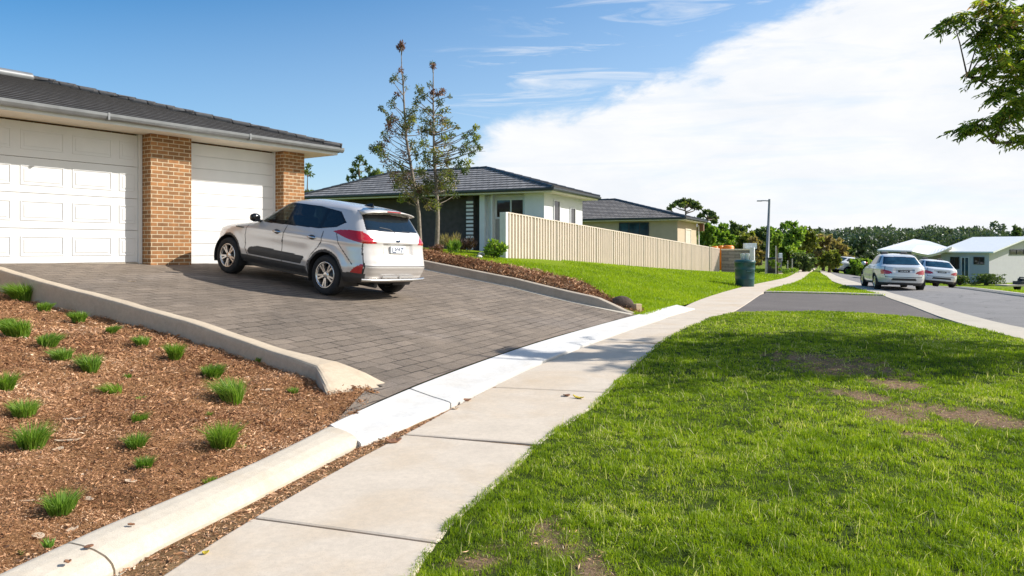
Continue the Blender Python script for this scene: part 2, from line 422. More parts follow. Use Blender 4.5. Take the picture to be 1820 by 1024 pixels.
def footpath():
    Vs=[];Fs=[];b=0
    for i in range(len(CR)-1):
        skew=-.42 if CR[i]<12 else -.25
        n=7; k=9; g=.009+.0006*CR[i]
        yl=np.linspace(CR[i]+g,CR[i+1]-g,n)
        A=np.array([at_y(SLs,y) for y in yl])
        dr=.20 if CR[i]<12 else .12
        B=np.array([at_y(SRs,y-dr*1.6+ (0 if CR[i]>5 else -.05)) for y in yl])
        rows=[]
        for u,dz in [(0,-.06),(0,.012),(.012,.018),(.25,.019),(.5,.019),(.75,.019),(.988,.018),(1,.012),(1,-.06)]:
            p=A*(1-u)+B*u; rows.append(np.c_[p,hgt(p[:,0],p[:,1])*0+dz+np.where(p[:,1]>60,0,0)])
        V=np.stack(rows,1)
        # soften the slab ends
        r0=V[0]*.96+V[1]*.04; r1=V[-1]*.96+V[-2]*.04; V[0,1:-1,2]-=.006; V[-1,1:-1,2]-=.006
        V=np.concatenate([V[:1],r0[None],V[1:-1],r1[None],V[-1:]],0)
        e0=V[0].copy(); e0[:,2]=-.06; e1=V[-1].copy(); e1[:,2]=-.06
        V=np.concatenate([e0[None],V,e1[None]],0); nn=n+4
        idx=np.arange(nn*k).reshape(nn,k)+b; b+=nn*k
        Vs.append(V.reshape(-1,3)); Fs.append(np.stack([idx[:-1,:-1],idx[:-1,1:],idx[1:,1:],idx[1:,:-1]],-1).reshape(-1,4))
    return tag(mesh_np('footpath',np.concatenate(Vs),np.concatenate(Fs),M_PATH),kind='structure')
footpath()
# dirt under and beside the slabs
DL=[(-2.25,.5),(-2.1,2.2),(-1.97,3.62),(-1.66,4.56),(-1.34,5.62),(-1.2,6.1),(-.9,6.6),(-.2,8.5),(.7,10.9),(2.2,14.1),(3.9,17.3),(5.6,21.5),(9.6,30),(13.5,36.9),(24.6,62)]
tag(strip('path_bed',smooth_line(DL,1),SRs,60,[(0,.0),(.12,.006),(.3,.004),(.95,.002),(1,0)],M_DIRT,zf=lambda x,y:np.zeros(len(np.atleast_1d(x))),closed_ends=False),kind='structure')

# ------------------------------------------------------------------ kerbs
def flat(x,y): return np.zeros(len(np.atleast_1d(x)))
KO=smooth_line([(-2.45,.6),(-2.2,2.2),(-1.98,3.62),(-1.655,4.56),(-1.347,5.62),(-1.235,5.98)],1)
KI=smooth_line([(-2.95,.6),(-2.62,2.2),(-2.3,3.74),(-1.99,4.6),(-1.74,5.4),(-1.56,6.2)],1)
_ru=np.linspace(0,1,24)
rolled=[(0,-.08)]+[(float(u),float(np.interp(u,[0,.03,.08,.18,.38,.62,.85,.95,1],[.02,.045,.060,.082,.102,.113,.115,.108,.085]))) for u in _ru]+[(1,-.08)]
def cut(pl,a,b):
    n=len(resample(pl,200)); r=resample(pl,400); return r[int(a*399):max(int(b*399),int(a*399)+2)+1]
o=strip('rolled_kerb',cut(KO,0,.555),cut(KI,0,.557),14,rolled,M_KERB,zf=flat,smooth=False); tag(o,kind='structure')
o=strip('rolled_kerb',cut(KO,.558,1),cut(KI,.561,1),16,rolled,M_KERB,zf=flat,smooth=False); tag(o,kind='structure')
LO=smooth_line([(-1.21,5.93),(-.95,6.5),(-.33,8.35),(.5,10.5),(2.0,13.9),(3.66,17.2),(4.75,19.2)],2)
LI=smooth_line([(-1.56,6.32),(-1.32,7.25),(-.88,8.65),(.2,11.45),(1.7,14.6),(3.0,17.15),(4.4,19.8)],2)
layprof=[(0,-.06),(0,.034),(.03,.044),(.15,.052),(.45,.064),(.8,.086),(.97,.098),(1,.094),(1,-.04)]
LAYCUT=[0,.115,.30,.52,.74,1]
Vb=[]
for i in range(5):
    a,b=LAYCUT[i]+.0004*(i>0),LAYCUT[i+1]-.0004*(i<4)
    o=strip('layback_kerb',cut(LO,a,b),cut(LI,a,b),18,layprof,M_LAY,zf=flat); tag(o,kind='structure')

# upper kerb beside the drive: runs up the slope, splayed at its lower end
KA=[(-1.33,7.93),(-1.95,8.13),(-2.9,8.62),(-4.2,9.38),(-5.6,10.22),(-7.0,11.05),(-8.2,11.78),(-9.4,12.5)]
KA=smooth_line(KA,2)
def offs(pl,d):
    pl=np.asarray(pl); t=np.gradient(pl,axis=0); t/=np.linalg.norm(t,axis=1)[:,None]
    return pl+d*np.c_[-t[:,1],t[:,0]]
KB=offs(KA,.21)       # left of travel (towards the garden)
if KB[10][1]>KA[10][1]: KB=offs(KA,-.21)
def upper_kerb():
    n=76; r=resample(KA,400); L=np.hypot(*np.diff(KA,axis=0).T).sum(); s=np.linspace(.62,L,n)
    A=np.c_[np.interp(s,np.linspace(0,L,400),r[:,0]),np.interp(s,np.linspace(0,L,400),r[:,1])]
    t=np.gradient(A,axis=0); t/=np.linalg.norm(t,axis=1)[:,None]; nv=np.c_[t[:,1],-t[:,0]]
    if nv[5][1]>0: nv=-nv                                   # towards the garden
    wid=.18+.20*np.exp(-(s-.62)/.45); wob=.004*np.sin(s*3.1)+.003*np.sin(s*7.7)
    B=A+nv*(wid+wob)[:,None]
    base=hgt(A[:,0],A[:,1]); top=base+.10+.03*np.exp(-(s-.62)/.4)+wob
    prof=[(0,-.12,1),(0,-.075,0),(.02,-.02,0),(.06,-.006,0),(.12,0,0),(.5,.003,0),(.84,0,0),(.92,-.006,0),(.97,-.02,0),(1.0,-.05,0)]
    rows=[]
    for u,dz,k in prof:
        p=A*(1-u)+B*u; rows.append(np.c_[p,top+dz])
    lo=np.minimum(bed_z(B[:,0],B[:,1])-.1,top-.2); p=B+nv*.012; rows.append(np.c_[p,lo])
    V=np.stack(rows,1); k=V.shape[1]
    # splayed end: the section slides down to a line on the ground
    tip=np.array([-1.25,7.99,.10]); foot=np.array([-1.70,6.98,.03]); us=np.array([0,.02,.05,.09,.15,.5,.8,.88,.93,.97,1.0])[:k]
    end=tip[None]*(1-us[:,None])+foot[None]*us[:,None]; mids=[]
    for f in (.25,.5,.75,.92): 
        q=V[0]*(1-f)+end*f; q[1:-1,2]+=.03*math.sin(f*math.pi); mids.append(q)
    low=end.copy(); low[:,2]-=.12
    V=np.concatenate([low[None],end[None]]+[q[None] for q in mids[::-1]]+[V],0); n=V.shape[0]
    idx=np.arange(n*k).reshape(n,k); q=np.stack([idx[:-1,:-1],idx[:-1,1:],idx[1:,1:],idx[1:,:-1]],-1).reshape(-1,4)
    return tag(mesh_np('garden_kerb',V.reshape(-1,3),[q],M_KERB2),kind='structure')
upper_kerb()

# ------------------------------------------------------------------ driveway (pavers)
d1=Vector((.567,.824)); n1=Vector((.824,-.567)); H0=Vector((-8.82,12.73))   # garage frame: along the front, out of it, origin
def g1(s,y=0): p=H0+s*d1-y*n1; return (p.x,p.y)
RW0=(2.72,16.75)                                      # foot of the retaining kerb at the footpath
RWL=smooth_line([RW0,(1.35,17.45),(-.4,18.55),(-2.6,20.0),(-4.6,21.3),(-7.5,23.2)],2)
drive=[(-1.54,6.34)]+[tuple(p) for p in LI[3:] if p[1]<17.0]+[RW0]+[tuple(p) for p in RWL[1:]]+[(-9,22.5),g1(6.6,.3),g1(-2.5,.32)]+[tuple(p) for p in (KA+(KB-KA)*.5)[::-1]]+[(-1.5,7.6)]
tag(sheet('driveway',drive,.30,hgt,.004,M_PAVE),kind='structure')
# light edge strip at the foot of the retaining kerb
RIN=offs(RWL,.16)
if RIN[8][1]>RWL[8][1]: RIN=offs(RWL,-.16)
tag(strip('drive_edging',RIN,RWL,40,[(0,-.05),(0,.010),(.5,.016),(1,.018),(1,-.05)],M_STRIP),kind='structure')
ROUT=offs(RWL,.24)
if ROUT[8][1]<RWL[8][1]: ROUT=offs(RWL,-.24)
M_RET=concrete('retaining_concrete',(.47,.40,.32),(.30,.25,.19),1.2,.35)
def ret_kerb():
    n=60; A=resample(RWL,n); B=resample(ROUT,n); s=np.linspace(0,1,n)*np.hypot(*np.diff(RWL,axis=0).T).sum()
    base=hgt(A[:,0],A[:,1]); t=np.clip((s-.12)/.75,0,1); top=base+.03+.19*t**.9
    rows=[]
    for u,z in ((0,base-.05),(.02,base+.01),(.12,top-.012),(.2,top),(.8,top+.004),(.95,top-.006),(1,base-.1)):
        p=A*(1-u)+B*u; rows.append(np.c_[p,z])
    V=np.stack(rows,1); kk=V.shape[1]; idx=np.arange(n*kk).reshape(n,kk)
    q=np.stack([idx[:-1,:-1],idx[1:,:-1],idx[1:,1:],idx[:-1,1:]],-1).reshape(-1,4)
    return tag(mesh_np('retaining_kerb',V.reshape(-1,3),[q,idx[0][None,:]],M_RET),kind='structure')
ret_kerb()

# ------------------------------------------------------------------ garden bed sheet
KBL=[tuple(p) for p in offs(KB,0)[2:]]
BED=[(-2.9,.6)]+[tuple(p) for p in KI[1:]]+[(-1.42,6.75),(-1.36,7.6)]+[(p[0]+.02,p[1]+.06) for p in KB[3:]]+[(-12,13.2),(-14,8),(-9,1)]
def bed_zz(X,Y): return bed_z(X,Y)
tag(sheet('garden_bed',BED,.075,bed_zz,0,M_MULCH,jit=.004),kind='structure')

# ------------------------------------------------------------------ lawns
BANK_IN=ROUT
BANK_OUT=offs(RWL,.95)
if BANK_OUT[8][1]<RWL[8][1]: BANK_OUT=offs(RWL,-.95)
def bank_z(X,Y): return hgt(X,Y)
def bank_top(u): return .24+.20*math.sin(u*math.pi*.5)
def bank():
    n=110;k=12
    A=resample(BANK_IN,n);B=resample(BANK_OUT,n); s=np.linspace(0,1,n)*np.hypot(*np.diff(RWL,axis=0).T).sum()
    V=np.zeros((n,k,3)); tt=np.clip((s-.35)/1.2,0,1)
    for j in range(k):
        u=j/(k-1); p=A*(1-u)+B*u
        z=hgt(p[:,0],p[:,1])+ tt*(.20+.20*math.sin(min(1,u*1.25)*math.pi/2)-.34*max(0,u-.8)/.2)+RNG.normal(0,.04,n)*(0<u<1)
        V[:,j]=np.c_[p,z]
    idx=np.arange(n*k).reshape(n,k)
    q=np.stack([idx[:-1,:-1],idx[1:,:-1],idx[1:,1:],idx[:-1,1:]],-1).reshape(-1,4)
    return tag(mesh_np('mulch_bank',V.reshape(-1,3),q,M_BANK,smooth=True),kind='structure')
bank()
LAWN_L=[RW0,(3.1,17.0),(4.45,19.9)]+[tuple(p) for p in SLs if 21.5<p[1]<56]+[(19,62),(4,62),(-14,45),(-16,30)]+[tuple(p) for p in resample(offs(RWL,.62 if BANK_OUT[8][1]==offs(RWL,.95)[8][1] else -.62),14)[::-1][:-1]]
tag(sheet('slope_lawn',LAWN_L,.6,lambda x,y:hgt(x,y),.0,M_TURF2),kind='structure')
XN=[(5.3,17.75),(6.6,18.45),(7.78,18.7),(8.7,18.1),(9.2,17.4),(9.62,16.4)]         # near edge of the asphalt crossover
XF=[(9.2,26.7),(10.3,26.3),(11.3,25.9),(12.6,24.8)]
GL=[(8.2,2),(8.4,8),(8.85,12.7),(9.65,16.4),(11.25,21),(12.0,23.5),(12.8,25.6),(15.0,34.5),(18.3,43),(21.3,51),(25,60)]
GR=[(9.3,2),(9.6,8),(10.15,14.5),(10.8,17.4),(12.45,22.3),(12.98,24.3),(13.6,26.5),(15.5,32),(18.9,42.5),(21.9,50.5),(25.7,60)]
LAWN_R=[tuple(p) for p in SRs if p[1]<17.6]+XN+[(8.85,12.7),(8.4,8),(8.2,2),(6,.5)]
def lawn_z(X,Y):
    X=np.atleast_1d(X);Y=np.atleast_1d(Y)
    return .015+.10*np.exp(-((X-5.2)/2.6)**2-((Y-14)/4.5)**2)+.012*np.sin(2.3*X+.6*Y)*np.sin(1.7*Y)
BARE=[]   # worn patches (x, y, rx, ry) from their extent in the photograph
for px,py,wp,hp in ((985,945,120,95),(1055,1000,70,60),(862,994,110,34),(905,965,60,30),(1480,650,170,52),(1570,682,130,34),(1685,727,190,50),(1590,738,140,40),(1640,772,100,26),(1535,702,90,28),(1760,742,120,30)):
    x,y=P(px,py,.03); BARE.append((x,y,wp/F*y/2,hp*y*y/(H*F)/2))
def bare(X,Y):
    f=np.zeros(X.shape); nx=vnoise(X,Y,5,3)*.34+vnoise(X,Y,17,4)*.26
    for x,y,rx,ry in BARE: f=np.maximum(f,1.08-np.hypot((X-x)/rx,(Y-y)/ry)+nx)
    return np.clip(f*1.3,0,1)
vl=tag(sheet('verge_lawn',LAWN_R,.11,lawn_z,-.01,M_TURF,jit=.004),kind='structure')
_c=np.zeros(len(vl.data.vertices)*3,np.float32); vl.data.vertices.foreach_get('co',_c); _c=_c.reshape(-1,3)
_a=vl.data.attributes.new('soil','FLOAT','POINT'); _a.data.foreach_set('value',bare(_c[:,0],_c[:,1]).astype(np.float32))
_nt=M_TURF.node_tree; _b=_nt.nodes['Principled BSDF']; _at=nd(_nt,'ShaderNodeAttribute',attribute_name='soil'); _o=_b.inputs['Base Color'].links[0].from_socket
_sc=ramp(_nt,noise(_nt,coord(_nt),45,8,.7),[(.3,(.16,.095,.055)),(.7,(.38,.26,.165))])
_nt.links.new(mixc(_nt,_at.outputs['Fac'],_o,_sc),_b.inputs['Base Color'])
ISL=[tuple(p) for p in SRs if 26.9<p[1]<53]+[(21.9,53),(20.9,50)]+[tuple(p) for p in reversed(GL) if 25<p[1]<50]+XF[::-1]
tag(sheet('island_lawn',ISL,.6,lambda x,y:hgt(x,y),.01,M_TURF2),kind='structure')
# crossover, road, gutter strips
XO=XN[::-1]+[tuple(p) for p in SRs if 17.8<p[1]<26.6]+XF+[(12.0,23.5),(11.25,21)]
tag(sheet('crossover',XO,.6,lambda x,y:hgt(x,y)*0,.006,M_CROSS),kind='structure')
tag(strip('gutter_strip',smooth_line(GL,1),smooth_line(GR,1),60,[(0,-.05),(0,.022),(.5,.016),(1,.014),(1,-.05)],M_STRIP,zf=hgt),kind='structure')
tag(strip('crossover_edging',[(9.15,26.75),(10.3,26.38),(11.3,26.0),(12.55,25.0)],[(9.2,26.95),(10.35,26.6),(11.4,26.2),(12.7,25.2)],12,[(0,-.03),(0,.05),(1,.06),(1,-.03)],M_STRIP,zf=flat),kind='structure')
RR=[(14.6,2),(14.9,8),(15.3,15),(16.7,23.9),(19.6,31.9),(23.0,38.5),(27.3,50),(31,60)]
tag(strip('road',smooth_line(GR,1),smooth_line(RR,1),80,[(0,.008),(.25,.03),(.5,.04),(.75,.03),(1,.012)],M_ROAD,zf=hgt,closed_ends=False),kind='structure')
RK=[(p[0]+.28,p[1]+.02) for p in RR]
tag(strip('far_kerb',smooth_line(RR,1),smooth_line(RK,1),60,[(0,-.05),(0,.05),(.4,.11),(1,.115),(1,-.05)],M_STRIP,zf=hgt),kind='structure')
RV=[(p[0]+.28+.9,p[1]+.02) for p in RR]
tag(strip('verge_dirt',smooth_line(RK,1),smooth_line(RV,1),60,[(0,.06),(.5,.05),(1,.02)],M_DIRT,zf=hgt,closed_ends=False),kind='structure')
RG=[(p[0]+1.0,p[1]) for p in RR if p[1]>14]+[(40,75),(60,72),(50,20),(20,12)]
tag(sheet('right_lawn',RG,1.2,hgt,.02,M_TURF2),kind='structure')

ground()
# ------------------------------------------------------------------ building materials
M_BRICK=brick_mat('brown_brick',(.39,.175,.06),(.21,.10,.038),(.56,.45,.30),.235,.082,.009)
M_TILE=brick_mat('grey_roof_tile',(.15,.14,.135),(.085,.08,.08),(.022,.02,.02),.30,.31,.016,bmp=.8,rough=.75,mixn=.7)
M_TILE2=brick_mat('pale_roof_tile',(.31,.295,.285),(.22,.21,.205),(.05,.048,.048),.30,.31,.014,bmp=.8,rough=.75,mixn=.7)
M_TILE3=brick_mat('brown_grey_roof_tile',(.29,.26,.235),(.20,.18,.165),(.05,.045,.042),.30,.31,.014,bmp=.8,rough=.75,mixn=.7)
M_WHITE=mat('white_door_paint',(.70,.695,.685),.45,.03,3,.08,30)
M_CREAM=mat('cream_soffit',(.78,.71,.58),.7,.04,4)
M_FASC=mat('fascia_paint',(.62,.62,.60),.5,.05,4)
M_GUT=mat('grey_gutter',(.23,.235,.24),.38,.14,5,metal=.3)
M_DGUT=mat('charcoal_gutter',(.045,.052,.062),.4,.15,5)
M_RWHITE=mat('white_render',(.74,.75,.76),.85,.04,3,.15,50)
M_CHAR=mat('charcoal_cladding',(.085,.066,.06),.8,.2,5,.2,40)
M_TAN=mat('tan_render',(.50,.40,.28),.85,.06,2,.15,40)
M_WGREY=mat('pale_grey_render',(.50,.49,.53),.85,.04,3,.1,30)
M_WROOF=mat('white_metal_roof',(.80,.80,.79),.4,.03,4)
M_FRAME=mat('window_frame',(.66,.67,.68),.4,.05,5)
M_DFRAME=mat('dark_window_frame',(.03,.033,.038),.4,.1,5)
def glass(name,col,rough=.04):
    m,nt,b=new_mat(name); v=coord(nt)
    nt.links.new(ramp(nt,noise(nt,v,1.3,3),[(.35,tuple(x*.6 for x in col)),(.7,tuple(x*1.5 for x in col))]),b.inputs['Base Color'])
    b.inputs['Roughness'].default_value=rough; b.inputs['Specular IOR Level'].default_value=.6
    bump(nt,b,noise(nt,v,2.5,2),.03,.02); MATS[name]=m; return m
M_GLASS=glass('window_glass',(.035,.03,.028)); M_BGLASS=glass('blue_window_glass',(.03,.07,.10))

def tiled(mb,a,b,c,d,course=.33,mi=0,lift=.028):
    """tiled roof slope a-b (eave) c-d (top) as stepped courses"""
    a,b,c,d=[Vector(p) for p in (a,b,c,d)]
    ex=(b-a).normalized(); nrm=(b-a).cross(d-a).normalized()
    if nrm.z<0: nrm=-nrm
    upv=nrm.cross(ex); 
    if upv.z<0: upv=-upv
    Ls=(d-a).dot(upv); n=max(2,round(Ls/course))
    for k in range(n):
        t0,t1=k/n,(k+1)/n
        p=[a.lerp(d,t0)+nrm*lift,b.lerp(c,t0)+nrm*lift,b.lerp(c,t1)+nrm*.004,a.lerp(d,t1)+nrm*.004]
        uv=[((q-a).dot(ex),(k+(0 if i<2 else 1))*.31) for i,q in enumerate(p)]
        mb.add(p,[(0,1,2,3)],mi,uvs=uv)
        lo=[a.lerp(d,t0),b.lerp(c,t0)]
        mb.add([lo[0],lo[1],p[1],p[0]],[(0,1,2,3)],mi,uvs=[(uv[0][0],.0),(uv[1][0],.0),(uv[1][0],.01),(uv[0][0],.01)])
def hip_roof(name,parent,x0,x1,y0,y1,ze,zr,rx0,rx1,ry0,ry1,matl,capmat=None,cap=.075,course=.33):
    """hip roof over a rectangle with a ridge from (rx0,ry0) to (rx1,ry1)"""
    mb=MB(); A=(x0,y0,ze);B=(x1,y0,ze);C=(x1,y1,ze);D=(x0,y1,ze); P0=(rx0,ry0,zr);P1=(rx1,ry1,zr)
    if abs(rx1-rx0)>=abs(ry1-ry0):      # ridge along x
        tiled(mb,A,B,P1,P0,course); tiled(mb,C,D,P0,P1,course); tiled(mb,B,C,P1,P1,course); tiled(mb,D,A,P0,P0,course)
        caps=[(A,P0),(D,P0),(B,P1),(C,P1),(P0,P1)]
    else:
        tiled(mb,A,B,P0,P0,course); tiled(mb,C,D,P1,P1,course); tiled(mb,B,C,P1,P0,course); tiled(mb,D,A,P0,P1,course)
        caps=[(A,P0),(B,P0),(C,P1),(D,P1),(P0,P1)]
    mb.add([A,B,C,D],[(0,1,2,3)])
    r=mb.build(name,matl,parent)
    cb=MB()
    for p,q in caps:
        p,q=Vector(p),Vector(q); n=max(2,int((q-p).length/.42))
        for k in range(n):
            a=p.lerp(q,k/n); b=p.lerp(q,(k+1.06)/n); cb.tube([a+Vector((0,0,.03)),b+Vector((0,0,.02))],[cap*1.06,cap*.94],8)
    cb.build('ridge_cap',capmat or matl,r)
    return r
def eaves(parent,x0,x1,y0,y1,z,sw,gut,fas,sof,sides='fr',gr=.065,fh=.15,rs=0):
    """soffit, fascia and gutter round a rectangle (roof outline); sw = soffit width"""
    s=MB(); s.box(x0+.02,x1-.02,y0+.02,y0+sw,z,z+.025); s.box(x1-sw,x1-.02,y0+sw+.002,y1-.02,z,z+.025); s.box(x0+.02,x0+sw,y0+sw+.002,y1-.02,z,z+.025)
    n=0
    k=x0+.9
    s.build('soffit',sof,parent)
    f=MB(); f.box(x0,x1,y0,y0+.022,z-.006,z+fh); f.box(x1-.022,x1,y0+.023,y1,z-.006,z+fh); f.box(x0,x0+.022,y0+.023,y1,z-.006,z+fh)
    f.build('fascia',fas,parent,.004)
    g=MB(); zz=z+fh-.03
    prof=[(-.002,.0),(-.002,-.075),(-.05,-.085),(-.095,-.062),(-.115,-.02),(-.118,.03),(-.104,.036),(-.1,.0)]
    def run(p,q,o):
        p,q,o=Vector(p),Vector(q),Vector(o)
        ra=[p+o*(-u)+Vector((0,0,w)) for u,w in prof]; rb=[q+o*(-u)+Vector((0,0,w)) for u,w in prof]; m=len(prof)
        g.add(ra+rb,[(i,(i+1)%m,m+(i+1)%m,m+i) for i in range(m)]+[tuple(range(m)),tuple(range(2*m-1,m-1,-1))])
    run((x0-.1,y0,zz),(x1+.118,y0,zz),(0,-1,0)); run((x1,y0-.0,zz),(x1,y1,zz),(1,0,0)); run((x0,y0,zz),(x0,y1,zz),(-1,0,0))
    return g.build('gutter',gut,parent)
def window(parent,axis,pl,a0,a1,z0,z1,fr,gl,mull=(),t=.055,name='window'):
    """framed window on plane axis=pl facing the negative side; a = the other axis"""
    m=MB()
    def bx(b,u0,u1,w0,w1,d0,d1):
        if axis=='y': b.box(u0,u1,pl-d1,pl-d0,w0,w1)
        else: b.box(pl-d1,pl-d0,u0,u1,w0,w1)
    bx(m,a0,a1,z0,z0+t,.0,.06); bx(m,a0,a1,z1-t,z1,.0,.06); bx(m,a0,a0+t,z0+t,z1-t,.0,.058); bx(m,a1-t,a1,z0+t,z1-t,.0,.058)
    for q in mull: bx(m,q-t*.45,q+t*.45,z0+t,z1-t,.0,.054)
    o=m.build(name,fr,parent,.004)
    es=[a0+t]+list(mull)+[a1-t]
    for u,v in zip(es[:-1],es[1:]):
        p=MB(); bx(p,u+.004,v-.004,z0+t-.004,z1-t+.004,.003,.022); p.build('pane',gl,o)
    return o
def plantext(o): return o

# ------------------------------------------------------------------ house with the garage (left)
zb=1.15
RZ1=math.atan2(d1.y,d1.x)
gh=thing('garage_house','low brown brick house with white garage doors and dark tiled hip roof above the drive','house',(H0.x,H0.y,zb),RZ1)
ZE=3.93-zb
w=MB(); w.box(-7,6.57,.42,9.0,-.4,ZE-.004); w.build('wall',M_BRICK,gh)
for a,b in ((2.68,3.57),(5.95,6.57)):
    p=MB(); p.box(a,b,0,.415,-.35,ZE-.003); p.build('brick_pillar',M_BRICK,gh)
# sectional door with raised panels
def panel_door(x0,x1,zf):
    m=MB(); zt=ZE-.03; n=4; hgt_=(zt-zf)/n
    for k in range(n):
        za,zc=zf+k*hgt_+.004,zf+(k+1)*hgt_-.004
        m.box(x0,x1,.335,.375,za,zc)
        x=x1-.045
        first=True
        while x>x0+.3:
            wd=.33 if first else .735; first=False
            a,b=x-wd,x; zm=(za+zc)/2; ph=.36
            q=.022
            for (u0,u1,v0,v1) in ((a,b,zm-ph/2,zm-ph/2+q),(a,b,zm+ph/2-q,zm+ph/2),(a,a+q,zm-ph/2+q,zm+ph/2-q),(b-q,b,zm-ph/2+q,zm+ph/2-q)):
                m.box(u0,u1,.326,.334,v0,v1)
            m.box(a+.06,b-.06,.328,.334,zm-ph/2+.06,zm+ph/2-.06)
            x=a-.15
    return m.build('garage_door',M_WHITE,gh,.005)
dd=panel_door(-3.2,2.595,1.325-zb); dd['label']='wide white sectional door with raised panels'
def ribbed_door(x0,x1,zf):
    m=MB(); zt=ZE-.03; n=10; h=(zt-zf)/n
    for k in range(n):
        m.box(x0,x1,.335,.375,zf+k*h+.007,zf+(k+1)*h-.007); m.box(x0,x1,.345,.374,zf+k*h-.007,zf+k*h+.007)
    return m.build('garage_door',M_WHITE,gh,.006)
dd=ribbed_door(3.61,5.92,1.16-zb); dd['label']='narrow white door with plain horizontal ribs'
for a,b,c in ((2.60,2.675,1.2),(3.572,3.608,1.1),(5.922,5.948,1.0)):
    m=MB(); m.box(a,b,.30,.41,c-zb,ZE-.004); m.build('door_jamb',M_WHITE,gh,.004)
m=MB(); m.box(-3.2,2.6,.33,.40,1.22-zb,1.322-zb); m.box(3.6,5.93,.33,.40,1.0-zb,1.155-zb); m.build('door_sill',M_KERB,gh)
gt=eaves(gh,-8,7.21,-.48,9.5,ZE,.88,M_GUT,M_FASC,M_CREAM,fh=.17)
for x in (1.55,4.6):
    m=MB(); m.box(x-.02,x+.02,-.605,-.47,ZE+.05,ZE+.182); m.build('gutter_bracket',M_GUT,gt,.004)
hip_roof('roof',gh,-8.06,7.27,-.56,9.3,ZE+.17,ZE+1.58,-3.2,2.36,4.37,4.37,M_TILE,M_TILE,.085)
m=MB(); m.tube([(-3.2,4.37,ZE+1.62),(2.3,4.37,ZE+1.62)],.11,10); m.build('ridge_flashing',M_GUT,gh)

# ------------------------------------------------------------------ second house (charcoal wall, white wing)
C2=Vector((1.345,31.0)); RZ2=math.atan2(.907,.42); zb=1.2
h2=thing('white_house','house with charcoal porch wall, white wing and grey hip roof behind the near fence end','house',(C2.x,C2.y,zb),RZ2)
ZE=3.93-zb
m=MB(); m.box(0,4.8,0,.9,-.6,ZE); m.box(.22,4.8,.9,2.42,-.6,ZE); m.box(0,4.8,2.42,2.5,-.6,ZE); m.box(.0,4.8,2.8,3.05,-.6,ZE); m.box(.25,4.8,2.5,2.8,-.6,ZE)
w=m.build('wall',M_RWHITE,h2)
m=MB(); m.box(.55,4.8,3.05,12,-.6,ZE); m.build('porch_wall',M_CHAR,h2)
m=MB(); m.box(0.0,.5,11.6,12.0,-.6,ZE); m.build('end_pillar',M_CREAM,h2)
# striped column: pale slats with gaps
m=MB(); m.box(.1,.3,3.42,3.72,-.4,ZE-.002); cl=m.build('porch_column',M_CHAR,h2)
m=MB()
for k in range(13): m.box(.06,.1,3.40,3.74,.35+k*.17,.35+k*.17+.10)
m.build('slat',M_RWHITE,cl)
window(h2,'x',.22,.98,2.36,2.9-zb,3.76-zb,M_FRAME,M_GLASS,(1.62,),.07)
m=MB(); m.box(.19,.22,.98,2.36,-.3,2.88-zb); m.build('door',mat('grey_door',(.33,.31,.30),.6,.06),h2)
window(h2,'y',0,1.0,1.75,2.45-zb,3.72-zb,M_FRAME,M_GLASS,(),.06)
window(h2,'y',0,3.05,3.75,2.3-zb,3.5-zb,M_FRAME,M_GLASS,(),.06)
eaves(h2,-.6,5.4,-.6,12.6,ZE,.62,M_DGUT,M_CREAM,M_CREAM,fh=.16)
hip_roof('roof',h2,-.66,5.46,-.66,12.7,ZE+.16,ZE+1.46,2.4,2.4,3.9,9.2,M_TILE2,M_DGUT,.07)
m=MB(); m.box(.6,1.0,5.1,5.45,ZE+.5,ZE+.95); m.build('roof_vent',M_CREAM,h2,.02)

# ------------------------------------------------------------------ third house (tan)
C3=Vector((10.3,46.0)); zb=.6
h3=thing('tan_house','tan rendered house with brown grey hip roof above the middle of the beige fence','house',(C3.x,C3.y,zb),RZ2)
ZE=3.36-zb
m=MB(); m.box(0,6.2,0,9,-.8,ZE); m.build('wall',M_TAN,h3)
window(h3,'x',0,1.8,3.75,2.35-zb,3.27-zb,M_DFRAME,M_BGLASS,(2.4,3.1),.06)
window(h3,'y',0,2.2,4.0,1.6-zb,2.9-zb,M_CREAM,mat('pale_blind',(.55,.50,.42),.7),(),.06)
eaves(h3,-.55,6.7,-.55,9.6,ZE,.57,M_DGUT,M_CREAM,M_CREAM,fh=.16)
hip_roof('roof',h3,-.6,6.75,-.6,9.7,ZE+.16,ZE+1.62,3.3,3.3,5.0,7.0,M_TILE3,M_DGUT,.07)
m=MB(); m.tube([(6.25,-.12,ZE-.1),(6.25,-.12,1.0),(6.4,-.2,.8),(6.4,-.2,-.3)],.055,8); m.build('downpipe',M_RWHITE,h3)
m=MB(); m.box(6.22,6.6,-.45,-.02,ZE-.55,ZE-.003); m.build('eave_bracket',mat('brown_beam',(.16,.08,.05),.7),h3,.03)

